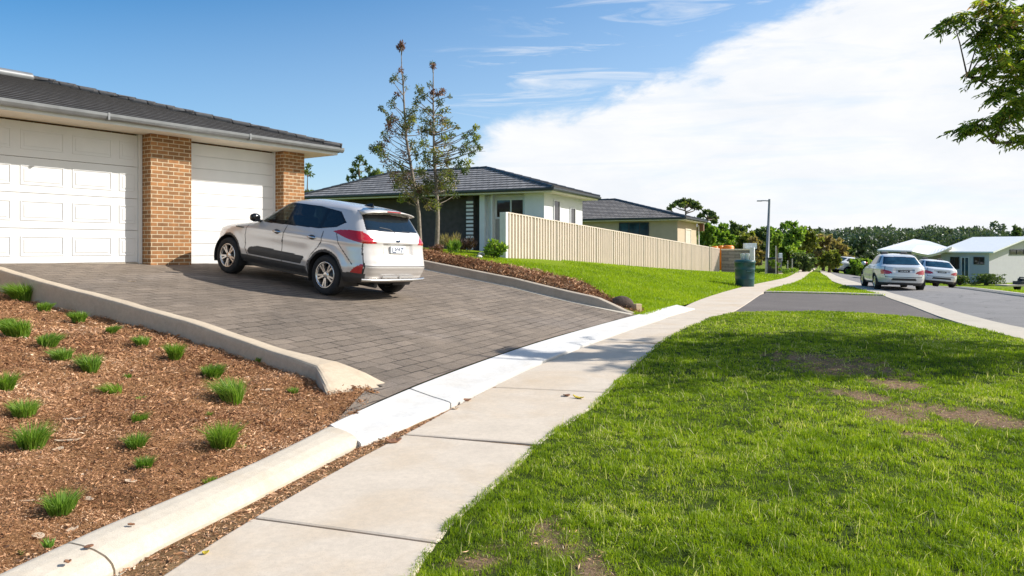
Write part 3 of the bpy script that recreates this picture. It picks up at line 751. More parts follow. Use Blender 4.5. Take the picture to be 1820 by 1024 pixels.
# ------------------------------------------------------------------ beige steel fence
fa,fb=Vector((-.2,27.0)),Vector((13.45,48.0)); fL=(fb-fa).length; fd=(fb-fa)/fL
RZF=math.atan2(fd.y,fd.x); fz=hz(fa.x,fa.y)
fe=thing('steel_fence','long beige corrugated steel fence stepping down the grass slope to the footpath','fence',(fa.x,fa.y,fz),RZF)
M_BEIGE=mat('beige_steel',(.69,.58,.49),.5,.04,2); M_FPOST=mat('beige_fence_post',(.36,.30,.24),.5,.05,3); M_FWHITE=mat('pale_fence_post',(.70,.70,.70),.6,.05,3)
def ftop(x): return (2.90-fz)+x/fL*(1.56-2.90)
def fbot(x): p=fa+fd*x; return hz(p.x,p.y)-fz-.05
NP=14; PW=fL/NP
for k in range(NP):
    x0,x1=k*PW+.035,(k+1)*PW-.035; pts=[]; x=x0
    pit=.215; y=0
    prof=[(0,0),(.07,0),(.095,-.05),(.165,-.05),(.19,0)]
    while x<x1:
        for u,v in prof:
            if x+u<x1: pts.append((x+u,v))
        x+=pit
    pts.append((x1,0))
    vs=[(a,b,fbot(a)) for a,b in pts]+[(a,b,ftop(a)) for a,b in pts]; n=len(pts)
    vs+=[(a,.02,fbot(a)) for a,b in (pts[0],pts[-1])]+[(a,.02,ftop(a)) for a,b in (pts[0],pts[-1])]
    fs=[(i,i+1,n+i+1,n+i) for i in range(n-1)]+[(2*n,2*n+2,2*n+3,2*n+1)]
    mb=MB(); mb.add(vs,fs); mb.build('fence_panel',M_BEIGE,fe)
for k in range(1,NP+1):
    x=k*PW if k<NP else fL-.02; mb=MB(); za,zc=fbot(x),ftop(x)
    mb.box(x-.034,x+.034,-.02,.03,za,zc+.005); mb.build('post',M_FPOST,fe)
mb=MB(); mb.box(-.12,.03,-.05,.22,fbot(0),ftop(0)+.03); o=mb.build('end_post',M_FWHITE,fe,.006)
mb=MB(); vs=[]
for x in (0.03,fL): vs+=[(x,-.05,ftop(x)),(x,.05,ftop(x)),(x,.05,ftop(x)+.04),(x,-.05,ftop(x)+.04)]
mb.add(vs,[(0,1,5,4),(1,2,6,5),(2,3,7,6),(3,0,4,7),(0,3,2,1),(4,5,6,7)]); mb.build('top_rail',M_BEIGE,fe)

# ------------------------------------------------------------------ grey block wall beyond the fence, and what stands round it
M_BLOCK=brick_mat('grey_block',(.36,.33,.29),(.24,.22,.20),(.13,.12,.11),.9,.2,.018,bmp=.6)
wa=Vector((13.62,48.1)); wb=Vector((15.25,46.9)); wl=(wb-wa).length
bw=thing('boundary_wall','grey coursed boundary wall with a white end post between fence and green bin','wall',(wa.x,wa.y,0),math.atan2(wb.y-wa.y,wb.x-wa.x))
m=MB(); m.box(0,wl-.16,0,.2,-.3,1.5); m.build('wall_face',M_BLOCK,bw)
m=MB(); m.box(-.02,wl-.16,-.03,.23,1.503,1.58); m.build('coping',M_CREAM,bw,.01)
m=MB(); m.box(wl-.157,wl+.08,-.04,.24,-.3,1.68); m.build('end_post',M_RWHITE,bw,.01)
m=MB(); c=PD(1331,442,47.6); m.cbox((0,0,.18),(.75,.45,.36)); o=m.build('meter_box',mat('white_enamel',(.72,.76,.80),.4),None,.02)
o.location=(c.x+.1,c.y+.1,1.585); tag(o,'small white box standing on the coping of the grey boundary wall','box')
M_ORANGE=mat('orange_plastic',(.85,.24,.015),.45,.06,4)
for px,w_,top,lab in ((1270,.30,437.5,'low round shouldered orange drum, leftmost behind the end of the beige fence'),(1281,.22,436.5,'narrow tall orange drum standing between two wider orange drums'),(1294,.42,436,'widest orange drum with flat lid behind the grey boundary wall')):
    c=PD(px,top,53); g=hz(c.x,c.y); h=c.z-g; m=MB()
    m.lathe([(.01,0),(w_*.92,0),(w_,.05),(w_,h*.32),(w_*1.05,h*.33),(w_*1.05,h*.36),(w_,h*.37),(w_,h*.66),(w_*1.05,h*.67),(w_*1.05,h*.7),(w_,h*.71),(w_,h-.12),(w_*.8,h-.02),(w_*.5,h),(.01,h)],20)
    o=m.build('plastic_drum',M_ORANGE); o.location=(c.x,c.y,g); tag(o,lab,'drum','orange drums behind the wall')

# green bin
bx,by=9.76,31.0; bz=hz(bx,by)
bn=thing('rubbish_bin','dark green round litter bin on the grass edge of the footpath','bin',(bx,by,bz),.2)
M_BIN=mat('dark_green_plastic',(.008,.055,.058),.42,.35,3,.1,20,var2=((.013,.09,.088),2.2,.45,.7))
m=MB(); m.lathe([(.01,.0),(.36,.0),(.375,.02),(.385,.3),(.395,.34),(.385,.36),(.40,.7),(.415,.74),(.405,.76),(.415,1.0),(.43,1.01),(.43,1.04),(.40,1.04),(.395,.9),(.01,.88)],36); m.build('bin_body',M_BIN,bn)
m=MB(); m.lathe([(.435,1.0),(.44,1.06),(.425,1.10),(.30,1.13),(.01,1.14)],36); m.build('lid',M_BIN,bn)
m=MB(); m.box(-.16,.16,-.455,-.40,.62,.68); m.build('handle',M_BIN,bn,.012)
for px,s,lab in ((1322,.10,'white carton to the left on top of the green bin'),(1329,.12,'larger white carton to the right on top of the green bin')):
    m=MB(); m.lathe([(.01,0),(s*.8,0),(s,.24),(s*1.05,.25),(.01,.26)],16); o=m.build('paper_cup',M_RWHITE); o.location=(bx+(px-1325)/F*31,by+.05,bz+1.137); tag(o,lab,'cup','white cartons on the bin')

# street lamp
px0=PD(1363,487,47); lz=hz(px0.x,px0.y)
lp=thing('street_lamp','tall tapered grey street lamp pole with a short arm beside the footpath','street lamp',(px0.x,px0.y,lz))
M_POLE=mat('galvanised_steel',(.20,.22,.25),.55,.12,3,metal=.15)
hp=H+(442-354)/F*47-lz
m=MB(); m.tube([(0,0,0),(0,0,.35),(.0,0,.36),(.16,0,hp)],[.13,.13,.115,.065],14); m.build('pole',M_POLE,lp)
m=MB(); m.tube([(.16,0,hp-.12),(-.1,0,hp-.1),(-.35,0,hp-.1)],.035,8); m.build('arm',M_POLE,lp)
m=MB(); m.box(-.62,-.30,-.09,.09,hp-.15,hp-.08); m.build('lamp_head',M_POLE,lp,.02)
# cabinet, stakes
c=PD(1377,490,45.5); g=hz(c.x,c.y)
cb=thing('utility_cabinet','dark green utility cabinet on the verge to the right of the lamp pole','cabinet',(c.x,c.y,g),.5)
M_CAB=mat('dark_cabinet',(.03,.04,.045),.5,.2,4)
m=MB(); m.box(-.3,.3,-.3,.3,.08,.95); m.build('cabinet_body',M_CAB,cb,.03)
m=MB(); m.box(-.33,.33,-.33,.33,0,.078); m.build('plinth',M_KERB,cb,.01)
m=MB(); m.box(-.34,.34,-.34,.34,.953,1.02); m.build('cabinet_roof',M_CAB,cb,.03)
c=PD(1385,490,46.5); g=hz(c.x,c.y)
mt=thing('meter_post','blue grey meter housing on a post beside the dark cabinet','meter',(c.x,c.y,g),.5)
m=MB(); m.tube([(0,0,0),(0,0,.8)],.05,10); m.build('post',M_POLE,mt)
m=MB(); m.box(-.16,.16,-.12,.12,.78,1.3); m.build('meter_housing',mat('blue_grey_paint',(.22,.28,.34),.5),mt,.03)
M_STAKE=mat('grey_timber',(.48,.45,.40),.85,.15,8)
for i,(px,top,Y,lab) in enumerate(((1361,462,44,'pale stake nearest the foot of the street lamp'),(1379,437,44,'tallest pale stake, tied to the light green sapling'),(1400,463,48,'left stake of the pair of pale stakes by the round tree'),(1408,460,48,'right stake of the pair of pale stakes by the round tree'))):
    c=PD(px,492,Y); g=hz(c.x,c.y); h=PD(px,top,Y).z-g; m=MB(); m.box(-.03,.03,-.03,.03,0,h); o=m.build('tree_stake',M_STAKE,None,.008); o.location=(c.x,c.y,g); tag(o,lab,'stake','timber stakes on the verge')

# stone and peg at the end of the mulch bank
c=(2.62,17.35); g=hz(*c)
bm=bmesh.new(); bmesh.ops.create_icosphere(bm,subdivisions=3,radius=.2)
for v in bm.verts: v.co=Vector((v.co.x*1.5,v.co.y*.8,v.co.z*.95))*(1+.22*math.sin(9*v.co.x+3*v.co.z)*math.cos(7*v.co.y))
me=bpy.data.meshes.new('boulder'); bm.to_mesh(me); bm.free(); me.materials.append(mat('dark_rock',(.085,.06,.045),.95,.4,7,.8,25)); o=link(bpy.data.objects.new('boulder',me)); o.location=(c[0]-.1,c[1]+.12,g+.10); tag(o,'dark brown rock at the low end of the mulch bank','rock')
m=MB(); m.box(-.09,.09,-.06,.06,-.1,.19); o=m.build('timber_peg',mat('cut_timber',(.46,.34,.21),.85,.15,9,.3,30),None,.01); o.location=(2.93,17.3,hz(2.93,17.3)); o.rotation_euler=(0,0,.6); tag(o,'short cut timber peg beside the dark rock at the kerb end','peg')

# ------------------------------------------------------------------ white houses across the road
def white_house():
    zb=-1.2
    c=Vector(((1758-910)/F*60,60.0)); rz=math.radians(30)
    h=thing('gabled_house','pale grey house with white metal gable roof and high slot window across the road','house',(c.x,c.y,zb),rz)
    zE=2.5; zR=3.72; W=11; Ld=3.9
    m=MB(); m.box(0,W,0,Ld,-.5,zE)
    m.add([(0,0,zE),(W,0,zE),(W/2,0,zR-.15),(0,Ld,zE),(W,Ld,zE),(W/2,Ld,zR-.15)],[(0,1,2),(3,5,4),(0,2,5,3),(1,4,5,2)])
    m.build('wall',M_WGREY,h)
    r=MB()
    def slab(a,b,c_,d,t=.12):
        a,b,c_,d=[Vector(p) for p in (a,b,c_,d)]; u=Vector((0,0,t)); r.add([a,b,c_,d,a+u,b+u,c_+u,d+u],[(0,3,2,1),(4,5,6,7),(0,1,5,4),(1,2,6,5),(2,3,7,6),(3,0,4,7)])
    slab((-.35,-.5,zE-.06),(W/2,-.5,zR),(W/2,Ld+.3,zR),(-.35,Ld+.3,zE-.06)); slab((W/2+.001,-.5,zR),(W+.35,-.5,zE-.06),(W+.35,Ld+.3,zE-.06),(W/2+.001,Ld+.3,zR))
    r.build('roof',M_WROOF,h)
    window(h,'y',0,3.1,7.4,2.3,2.72,M_DFRAME,M_GLASS,(4.2,5.3,6.3),.04)
    window(h,'x',0,.36,1.2,1.5,2.12,M_DFRAME,M_GLASS,(.72,),.04)
    window(h,'x',0,2.35,3.1,1.1,2.1,M_DFRAME,M_GLASS,(2.72,),.05)
    window(h,'x',0,1.55,2.2,.1,2.1,M_FRAME,M_BGLASS,(1.9,),.06,'door')
    m=MB(); m.box(.7,8,Ld+.01,Ld+4.5,-.5,zE-.25); m.build('wing_wall',M_TAN,h)
    # sagging canopy over the side entry
    Mi=h.matrix_basis.inverted() if False else (Matrix.Translation((c.x,c.y,zb))@Matrix.Rotation(rz,4,'Z')).inverted()
    m=MB(); n=12; vs=[]
    for k in range(n+1):
        u=k/n; px=1620+u*72; yf=449+ (6.5*math.sin(min(1,u*1.9)*math.pi/2) if u<.4 else 6.3-15*((u-.4)/.6)**1.6); yb=436+u*3.5
        f=PD(px,yf-2.5,61.5+u*.5); bk=PD(px+10*(1-u),yb,66); f2=PD(px,yf+1.6,61.7+u*.5)
        vs+=[Mi@f,Mi@bk,Mi@(bk-Vector((0,0,.2))),Mi@f2]
    fs=[(0,1,2,3),(4*n,4*n+3,4*n+2,4*n+1)]
    for k in range(n):
        a=4*k;b=a+4; fs+=[(a,b,b+1,a+1),(a+1,b+1,b+2,a+2),(a+2,b+2,b+3,a+3),(a+3,b+3,b,a)]
    m.add(vs,fs); m.build('canopy',M_WROOF,h)
    q=Mi@PD(1628,470,62.5); m=MB(); m.box(q.x-.1,q.x+.1,q.y-.1,q.y+.1,-.4,(Mi@PD(1628,449,62.5)).z); m.build('canopy_post',M_WGREY,h)
    c2=PD(1606,470,70); zb2=-1.2
    k=thing('hip_roofed_house','pale house with low white hip roof standing behind the silver car','house',(c2.x,c2.y,zb2),math.radians(-26))
    m=MB(); m.box(-1.25,4.2,0,8,-.5,2.6); m.build('wall',M_WGREY,k)
    r=MB(); A,B,C_,D=(-2.2,-.9,2.55),(4.7,-.9,2.4),(4.7,9,2.4),(-2.2,9,2.55); T=(1.0,3.2,3.75); T2=(2.4,3.4,3.5)
    r.add([A,B,C_,D,T,T2,(A[0],A[1],2.7),(B[0],B[1],2.5),(C_[0],C_[1],2.5),(D[0],D[1],2.7)],[(6,7,5,4),(7,8,5),(8,9,4,5),(9,6,4),(0,1,7,6),(1,2,8,7),(2,3,9,8),(3,0,6,9),(0,3,2,1)]); r.build('roof',M_WROOF,k)
    window(k,'y',0,2.0,3.2,.9,2.0,M_DFRAME,M_GLASS,(2.6,),.05)
white_house()
# bench-like trailer on the right lawn
c=PD(1806,500,45); g=hz(c.x,c.y)
tr=thing('flat_trailer','low pale flatbed trailer with dark machinery parked on the grass at the right edge','trailer',(c.x,c.y,g),.1)
m=MB(); m.box(-1.0,1.3,-.5,.5,.32,.42); m.build('trailer_bed',M_KERB,tr,.01)
m=MB(); m.box(.05,.9,-.35,.35,.425,.62); m.tube([(.1,0,.6),(.25,0,.85),(.6,0,.85),(.75,0,.6)],.05,8); m.box(.25,.6,-.2,.2,.62,.78); m.build('machine',M_CAB,tr,.02)
for s in (-1,1):
    m=MB(); m.lathe([(.01,-.07),(.2,-.07),(.24,-.04),(.24,.04),(.2,.07),(.01,.07)],18,Matrix.Translation((.55,.56*s,.24))@Matrix.Rotation(R(90),4,'X')); m.build('wheel',mat('tyre_rubber',(.018,.018,.019),.85,.2,10),tr)
# ------------------------------------------------------------------ cars
def paint(name,col,metal=.5,rough=.32,flake=.06):
    m,nt,b=new_mat(name); v=coord(nt)
    c=ramp(nt,noise(nt,v,420,2),[(.3,tuple(x*(1-flake) for x in col)),(.7,tuple(min(1,x*(1+flake)) for x in col))])
    c=mixc(nt,ramp(nt,noise(nt,v,2.6,5,.6),[(.55,0),(.85,.22)]),c,(.34,.30,.25))     # road film
    g=nd(nt,'ShaderNodeNewGeometry')
    nt.links.new(c,b.inputs['Base Color'])
    b.inputs['Metallic'].default_value=metal; b.inputs['Roughness'].default_value=rough
    b.inputs['Coat Weight'].default_value=.55; b.inputs['Coat Roughness'].default_value=.05
    d=nd(nt,'ShaderNodeBsdfDiffuse'); d.inputs[0].default_value=(.02,.02,.022,1)     # inner side of the shell is dark trim
    mx=nd(nt,'ShaderNodeMixShader'); nt.links.new(g.outputs['Backfacing'],mx.inputs[0]); nt.links.new(b.outputs[0],mx.inputs[1]); nt.links.new(d.outputs[0],mx.inputs[2])
    nt.links.new(mx.outputs[0],nt.nodes['Material Output'].inputs[0]); return m
def tint(name,col,mix):
    m,nt,b=new_mat(name); b.inputs['Base Color'].default_value=(*col,1); b.inputs['Roughness'].default_value=.02; b.inputs['Specular IOR Level'].default_value=.6
    t=nd(nt,'ShaderNodeBsdfTransparent'); t.inputs[0].default_value=(.5,.6,.62,1)
    mx=nd(nt,'ShaderNodeMixShader'); mx.inputs[0].default_value=mix; nt.links.new(b.outputs[0],mx.inputs[1]); nt.links.new(t.outputs[0],mx.inputs[2])
    nt.links.new(mx.outputs[0],nt.nodes['Material Output'].inputs[0]); return m
M_SILVER=paint('silver_car_paint',(.68,.64,.61),.35,.27); M_SILVER2=paint('silver_grey_car_paint',(.74,.74,.73),.3); M_CWHITE=paint('white_car_paint',(.74,.76,.78),.05,.35,.02); M_CRED=paint('red_car_paint',(.45,.02,.025),.2,.35)
M_BLK=mat('black_plastic',(.022,.022,.024),.5,.15,8,.1,80); M_GLOSSBLK=mat('gloss_black_trim',(.008,.008,.009),.18,.1,5)
M_CLAD=mat('grey_cladding',(.045,.043,.043),.55,.12,6,.1,90)
M_TYRE=mat('tyre_rubber',(.018,.018,.019),.85,.2,10); M_ALLOY=mat('alloy_rim',(.62,.60,.58),.25,.05,8,metal=.9); M_DARKALLOY=mat('dark_alloy',(.05,.05,.052),.4,.1,8,metal=.6)
M_CHROME=mat('chrome',(.75,.75,.75),.12,.03,4,metal=1)
M_CGLASS=tint('tinted_car_glass',(.010,.016,.024),.10); M_CGLASS2=tint('front_car_glass',(.012,.02,.026),.5)
M_BLUEG=mat('rear_screen_glass',(.02,.055,.085),.05,.5,3,spec=.7)
M_SEAT=mat('grey_seat_cloth',(.10,.09,.085),.9,.1,20)
def lens(name,col):
    m,nt,b=new_mat(name); v=coord(nt)
    w=nd(nt,'ShaderNodeTexWave'); w.inputs['Scale'].default_value=16; w.inputs['Distortion'].default_value=.4; nt.links.new(v,w.inputs['Vector'])
    nt.links.new(mixc(nt,w.outputs['Fac'],tuple(x*.55 for x in col),col),b.inputs['Base Color']); b.inputs['Roughness'].default_value=.12; b.inputs['Coat Weight'].default_value=1
    b.inputs['Subsurface Weight'].default_value=0; return m
M_RED=lens('red_lens',(.55,.012,.018)); M_CLEAR=lens('clear_lens',(.72,.74,.74)); M_PLATE=mat('plate_white',(.74,.77,.80),.4,.03,6); M_INK=mat('plate_ink',(.03,.045,.12),.5,.1,9)

def wheel(parent,x,side,y,zc,rad,wd,spokes=5):
    """wheel (> tyre, rim) with double spokes; side +1 = left"""
    e=bpy.data.objects.new('wheel',None); link(e,parent); e.location=(x,y*side,zc)
    M=Matrix.Rotation(R(-90*side),4,'X')            # lathe axis z -> outward
    r=rad; rr=r*.665; h=wd/2
    m=MB(); m.lathe([(rr,-h*.8),(rr+.015,-h),(r*.90,-h),(r*.975,-h*.78),(r,-h*.6),(r,h*.6),(r*.975,h*.78),(r*.90,h),(rr+.022,h*1.02),(rr+.004,h*.93),(rr-.004,h*.75),(rr-.004,-h*.8)],44,M); m.build('tyre',M_TYRE,e)
    m=MB(); m.lathe([(rr,h*.9),(rr-.004,h*.97),(rr-.022,h*.95),(rr-.035,h*.72),(rr-.045,-h*.7),(rr,-h*.8)],44,M)
    m.lathe([(.01,h*.78),(.055,h*.78),(.068,h*.7),(.07,h*.3),(.01,h*.3)],20,M)
    for k in range(spokes):
        for dlt in (-.17,.17):
            a=2*math.pi*k/spokes+.3; b=a+dlt
            p0=Vector((.055*math.cos(a+dlt*.9),.055*math.sin(a+dlt*.9),0)); p1=Vector((rr-.03,0,0)); p1=Vector(((rr-.028)*math.cos(b),(rr-.028)*math.sin(b),0))
            d=(p1-p0).normalized(); n=Vector((-d.y,d.x,0)); w0,w1=.019,.023
            vs=[]
            for p,w_,zt,zb_ in ((p0,w0,h*.80,h*.45),(p1,w1,h*.88,h*.55)):
                vs+=[p+n*w_*1.0+Vector((0,0,zb_)),p+n*w_*.72+Vector((0,0,zt)),p-n*w_*.72+Vector((0,0,zt)),p-n*w_+Vector((0,0,zb_))]
            m.add([M@v for v in vs],[(0,1,5,4),(1,2,6,5),(2,3,7,6),(3,0,4,7),(0,3,2,1),(4,5,6,7)])
    m.build('rim',M_ALLOY,e)
    m=MB(); m.lathe([(.01,h*.1),(rr-.046,h*.1),(rr-.046,h*.05),(.01,h*.05)],36,M); m.lathe([(.01,h*.4),(rr*.62,h*.4),(rr*.62,h*.32),(.01,h*.3)],30,M); m.build('brake_disc',M_DARKALLOY,e)
    return e
def seg_dist(X,Z,pl):
    best=np.full(X.shape,9.0)
    for a,b in zip(pl[:-1],pl[1:]):
        dx,dz=b[0]-a[0],b[1]-a[1]; L2=dx*dx+dz*dz; t=np.clip(((X-a[0])*dx+(Z-a[1])*dz)/L2,0,1)
        best=np.minimum(best,np.hypot(X-a[0]-t*dx,Z-a[1]-t*dz))
    return best
def car_shell(root,cfg,paint_m):
    xr_t,xf_t,w_t=cfg['xr'],cfg['xf'],cfg['w']
    zmin,zmax=cfg['zmin'],cfg['zmax']
    def interp(tab,z):
        zz=[p[0] for p in tab]; vv=[p[1] for p in tab]
        # smoothed piecewise curve
        s=0
        for d,wt in ((-.018,.25),(0,.5),(.018,.25)): s=s+wt*np.interp(np.clip(z+d,zz[0],zz[-1]),zz,vv)
        end=np.interp(z,zz,vv); k=np.clip((zmax-z)/.03,0,1); return s*k+end*(1-k)
    zz=np.linspace(zmin,zmax,6000); xr,xf,w=interp(xr_t,zz),interp(xf_t,zz),interp(w_t,zz)
    step=np.sqrt(np.gradient(xr)**2*.6+np.gradient(xf)**2*.35+np.gradient(w)**2+np.gradient(zz)**2)
    L=np.r_[0,np.cumsum(step[1:])]; nz=cfg['nz']; zs=np.interp(np.linspace(0,L[-1],nz),L,zz)
    nu=cfg['nu']; G=np.zeros((nz,nu,3)); W=np.zeros((nz,nu)); XR=np.zeros((nz,nu)); XF=np.zeros((nz,nu))
    ph=np.linspace(0,math.pi,1400)
    for i,z in enumerate(zs):
        a=float(interp(xr_t,np.array([z]))[0]); b=float(interp(xf_t,np.array([z]))[0]); ww=float(interp(w_t,np.array([z]))[0])
        cx=(a+b)/2; hl=max((b-a)/2,.004); n_r,n_f=cfg['nr'],cfg['nf'] if z<cfg['belt'] else cfg['nf2']
        nn=np.where(ph<math.pi/2,n_r,n_f); c=np.cos(ph); sn=np.sin(ph)
        x=cx-hl*np.sign(c)*np.abs(c)**(2/nn); y=ww*np.abs(sn)**(2/nn)
        s=np.r_[0,np.cumsum(np.hypot(np.diff(x),np.diff(y)))]; q=np.linspace(0,s[-1],nu)
        G[i,:,0]=np.interp(q,s,x); G[i,:,1]=np.interp(q,s,y); G[i,:,2]=z; W[i]=max(ww,1e-3); XR[i]=a; XF[i]=b
    X,Y,Z=G[...,0],G[...,1],G[...,2]; rr=Y/W; mid=(XR+XF)/2
    sw=sstep(.80,.97,rr)
    # sculpting of the sides
    for (z0,sl,amp,sg) in cfg['creases']: Y+=sw*amp*np.exp(-((Z-(z0+sl*X))/sg)**2)
    between=sstep(cfg['wr']+.35,cfg['wr']+.6,X)*(1-sstep(cfg['wf']-.6,cfg['wf']-.35,X))
    Y-=sw*between*cfg['hollow']*np.exp(-((Z-cfg['hollow_z'])/.11)**2)
    for wx in (cfg['wr'],cfg['wf']):
        d=np.hypot(X-wx,Z-cfg['wz']); Y+=sw*cfg['flare']*(1-sstep(cfg['arch']+.04,cfg['arch']+.17,d))*(Z<.95)
    # recess round the number plate
    rear=(X<mid)&(rr<.93)
    y0,z0,z1,dep=cfg['recess']
    X+=np.where(rear,dep*(1-sstep(y0-.04,y0+.04,np.abs(Y)))*sstep(z0-.02,z0+.02,Z)*(1-sstep(z1-.012,z1+.012,Z)),0)
    for (zc,amp,sg) in cfg['rear_creases']: X+=np.where(rear,-amp*np.exp(-((Z-zc)/sg)**2),0)
    V=np.concatenate([G.reshape(-1,3),G.reshape(-1,3)*np.array([1,-1,1])])
    idx=np.arange(nz*nu).reshape(nz,nu)
    q=np.stack([idx[:-1,:-1],idx[1:,:-1],idx[1:,1:],idx[:-1,1:]],-1).reshape(-1,4)   # outward on +y side
    fc=G.reshape(-1,3)[q].mean(1); fx,fy,fz=fc.T; fr=rr.reshape(-1)[q].mean(1); fm=mid.reshape(-1)[q].mean(1); fxr=XR.reshape(-1)[q].mean(1); fxf=XF.reshape(-1)[q].mean(1)
    n=len(q); key=np.zeros(n,int)                     # 0 body paint
    KEYS={'body':0}
    def setk(mask,name):
        if name not in KEYS: KEYS[name]=len(KEYS)
        key[mask]=KEYS[name]
    side=fr>.80
    for nm,poly in cfg['doors']: setk(side&in_poly(fx,fz,poly),nm)
    if 'tailgate' in cfg: setk((fx<fm)&(fx<fxr+.5)&in_poly(fy,fz,cfg['tailgate']),'tailgate')
    for pl,wd in cfg['side_seams']: setk(side&(seg_dist(fx,fz,pl)<wd),'seam')
    for f0,z0,z1 in cfg.get('corner_seam',[]): setk((fx<fm)&(fz>z0)&(fz<z1)&(np.abs(fr-f0)<.008),'seam')
    for pl,wd in cfg['rear_seams']: setk((fx<fxr+.5)&(fx<fm)&(fr<.97)&(seg_dist(fy,fz,pl)<wd),'seam')
    for poly in cfg['black_side']: setk(side&in_poly(fx,fz,poly),'clad')
    for poly in cfg['black_rear']: setk((fx<fm)&(fx<fxr+.5)&(fr<.985)&in_poly(fy,fz,poly),'clad')
    for wx in (cfg['wr'],cfg['wf']):
        d=np.hypot(fx-wx,fz-cfg['wz'])
        if cfg['lip']: setk(side&(d<cfg['arch']+cfg['lip'])&(fz<.9),'clad')
    # glass
    B=cfg['belt']
    sg=side&(fr>.885)&in_poly(fx,fz,cfg['dlo'])
    setk(sg,'trim')
    for nm,poly in cfg['side_glass']: setk(sg&in_poly(fx,fz,poly),nm)
    ws=(fx>fm)&(fz>cfg['ws'][0])&(fz<cfg['ws'][1])&(fr<.87); setk(ws,'trim'); setk(ws&(fr<.845)&(fz>cfg['ws'][0]+.02)&(fz<cfg['ws'][1]-.02),'windscreen')
    rgm=(fx<fm)&(fx<fxr+.6)&in_poly(fy,fz,cfg['rear_glass']); setk(rgm,'trim')
    pg=np.array(cfg['rear_glass']); cg=pg.mean(0); ins=[(0 if p[0]<=0.001 else p[0]-.025,p[1]+(.022 if p[1]<cg[1] else -.022)) for p in cfg['rear_glass']]
    setk((fx<fm)&(fx<fxr+.6)&in_poly(fy,fz,ins),'rear_window')
    # lamps
    for nm,ps,pr in cfg['lamps']:
        mk=np.zeros(n,bool)
        if ps: mk|=(fx<fm)&(fr>.86)&in_poly(fx,fz,ps)
        if pr: mk|=(fx<fm)&(fx<fxr+.4)&(fr<=.86)&in_poly(fy,fz,pr)
        setk(mk,nm)
    if 'head' in cfg: setk((fx>fm)&in_poly(fx,fz,cfg['head'])&(fr>.5),'headlight')
    # wheel openings
    hole=np.zeros(n,bool)
    for wx in (cfg['wr'],cfg['wf']): hole|=(fr>.5)&(np.hypot(fx-wx,fz-cfg['wz'])<cfg['arch'])
    q2=np.stack([q[:,0],q[:,3],q[:,2],q[:,1]],-1)+nz*nu
    inv={v:k for k,v in KEYS.items()}
    def sub(name,faces,mt,parent,fm_=None):
        u,iv=np.unique(faces,return_inverse=True)
        return mesh_np(name,V[u],iv.reshape(faces.shape),mt,parent,smooth=True,facemat=fm_)
    body_k=[KEYS[k] for k in ('body','seam','clad','trim') if k in KEYS]
    bk=np.isin(key,body_k)&~hole
    slot=np.zeros(n,int)
    for i,k in enumerate(('body','seam','clad','trim')):
        if k in KEYS: slot[key==KEYS[k]]=i
    top=idx[-1]; bot=idx[0]
    body=sub('body',np.concatenate([q[bk],q2[bk]]),[paint_m,M_BLK,M_CLAD,M_GLOSSBLK],root,np.concatenate([slot[bk],slot[bk]]))
    parts={'body':[body]}
    single={'windscreen','rear_window','tailgate'}
    for k,i in KEYS.items():
        if k in ('body','seam','clad','trim'): continue
        mk=(key==i)&~hole
        if not mk.any(): continue
        nm=k.split('|')[0]
        mt={'door':paint_m,'tailgate':paint_m,'windscreen':M_CGLASS2,'rear_window':cfg.get('rear_glass_mat',M_CGLASS),'window':M_CGLASS,'quarter_window':M_CGLASS,'front_window':M_CGLASS2,'tail_light':M_RED,'reflector':M_RED,'headlight':M_CLEAR,'bumper':M_CLAD}[nm]
        onm={'front_window':'window'}.get(nm,nm)
        if nm in single: parts.setdefault(k,[]).append(sub(onm,np.concatenate([q[mk],q2[mk]]),mt,root))
        else:
            parts.setdefault(k,[]).append(sub(onm,q[mk],mt,root)); parts[k].append(sub(onm,q2[mk],mt,root))
    for a,b in cfg.get('nest',[]):
        if a in parts and b in parts:
            for o,p in zip(parts[a],parts[b]): o.parent=p
    return parts,interp
def arch_liner(root,cfg):
    for wx in (cfg['wr'],cfg['wf']):
        for s in (1,-1):
            vs=[];fs=[];n=20; ra=cfg['arch']+.004
            for k in range(n+1):
                a=math.pi*(1.12-1.24*k/n)
                for y in (.44,cfg['ylip']): vs.append((wx+ra*math.cos(a),s*y,cfg['wz']+ra*math.sin(a)))
            for k in range(n): fs.append((2*k,2*k+1,2*k+3,2*k+2))
            m=MB(); m.add(vs,fs,0,True); m.build('arch_liner',M_BLK,root)
def finish_car(root,cfg,parts):
    arch_liner(root,cfg)
    L=cfg['len']
    m=MB(); m.box(.55,L-.3,-.55,.55,.23,.56); m.box(cfg['wr']+.45,cfg['wf']-.45,-.78,.78,.24,.36); m.tube([(.1,.45,.27),(.9,.45,.27)],.04,8); m.build('underbody',M_BLK,root)
    m=MB(); m.box(.5,L-1.2,-.68,.68,.57,.72); m.box(cfg['dash']-.3,cfg['dash'],-.66,.66,.72,cfg['belt']-.06); m.build('cabin_floor',M_BLK,root)
    for (sx,sy) in cfg['seats']:
        m=MB(); sl=.22
        Mx=Matrix.Translation((sx,sy,.72))@Matrix.Rotation(R(-14),4,'Y')
        m.box(-.09,.09,-.25,.25,0,.58,0,Mx); m.box(-.06,.06,-.13,.13,.60,.80,0,Mx); m.box(-.05,.5,-.25,.25,-.05,.12,0,Matrix.Translation((sx,sy,.72)))
        m.build('seat',M_SEAT,root,.04)
    for wx in (cfg['wr'],cfg['wf']):
        for s in (1,-1): wheel(root,wx,s,cfg['ywheel'],cfg['wz'],cfg['rad'],cfg['wd'],cfg.get('spokes',5))
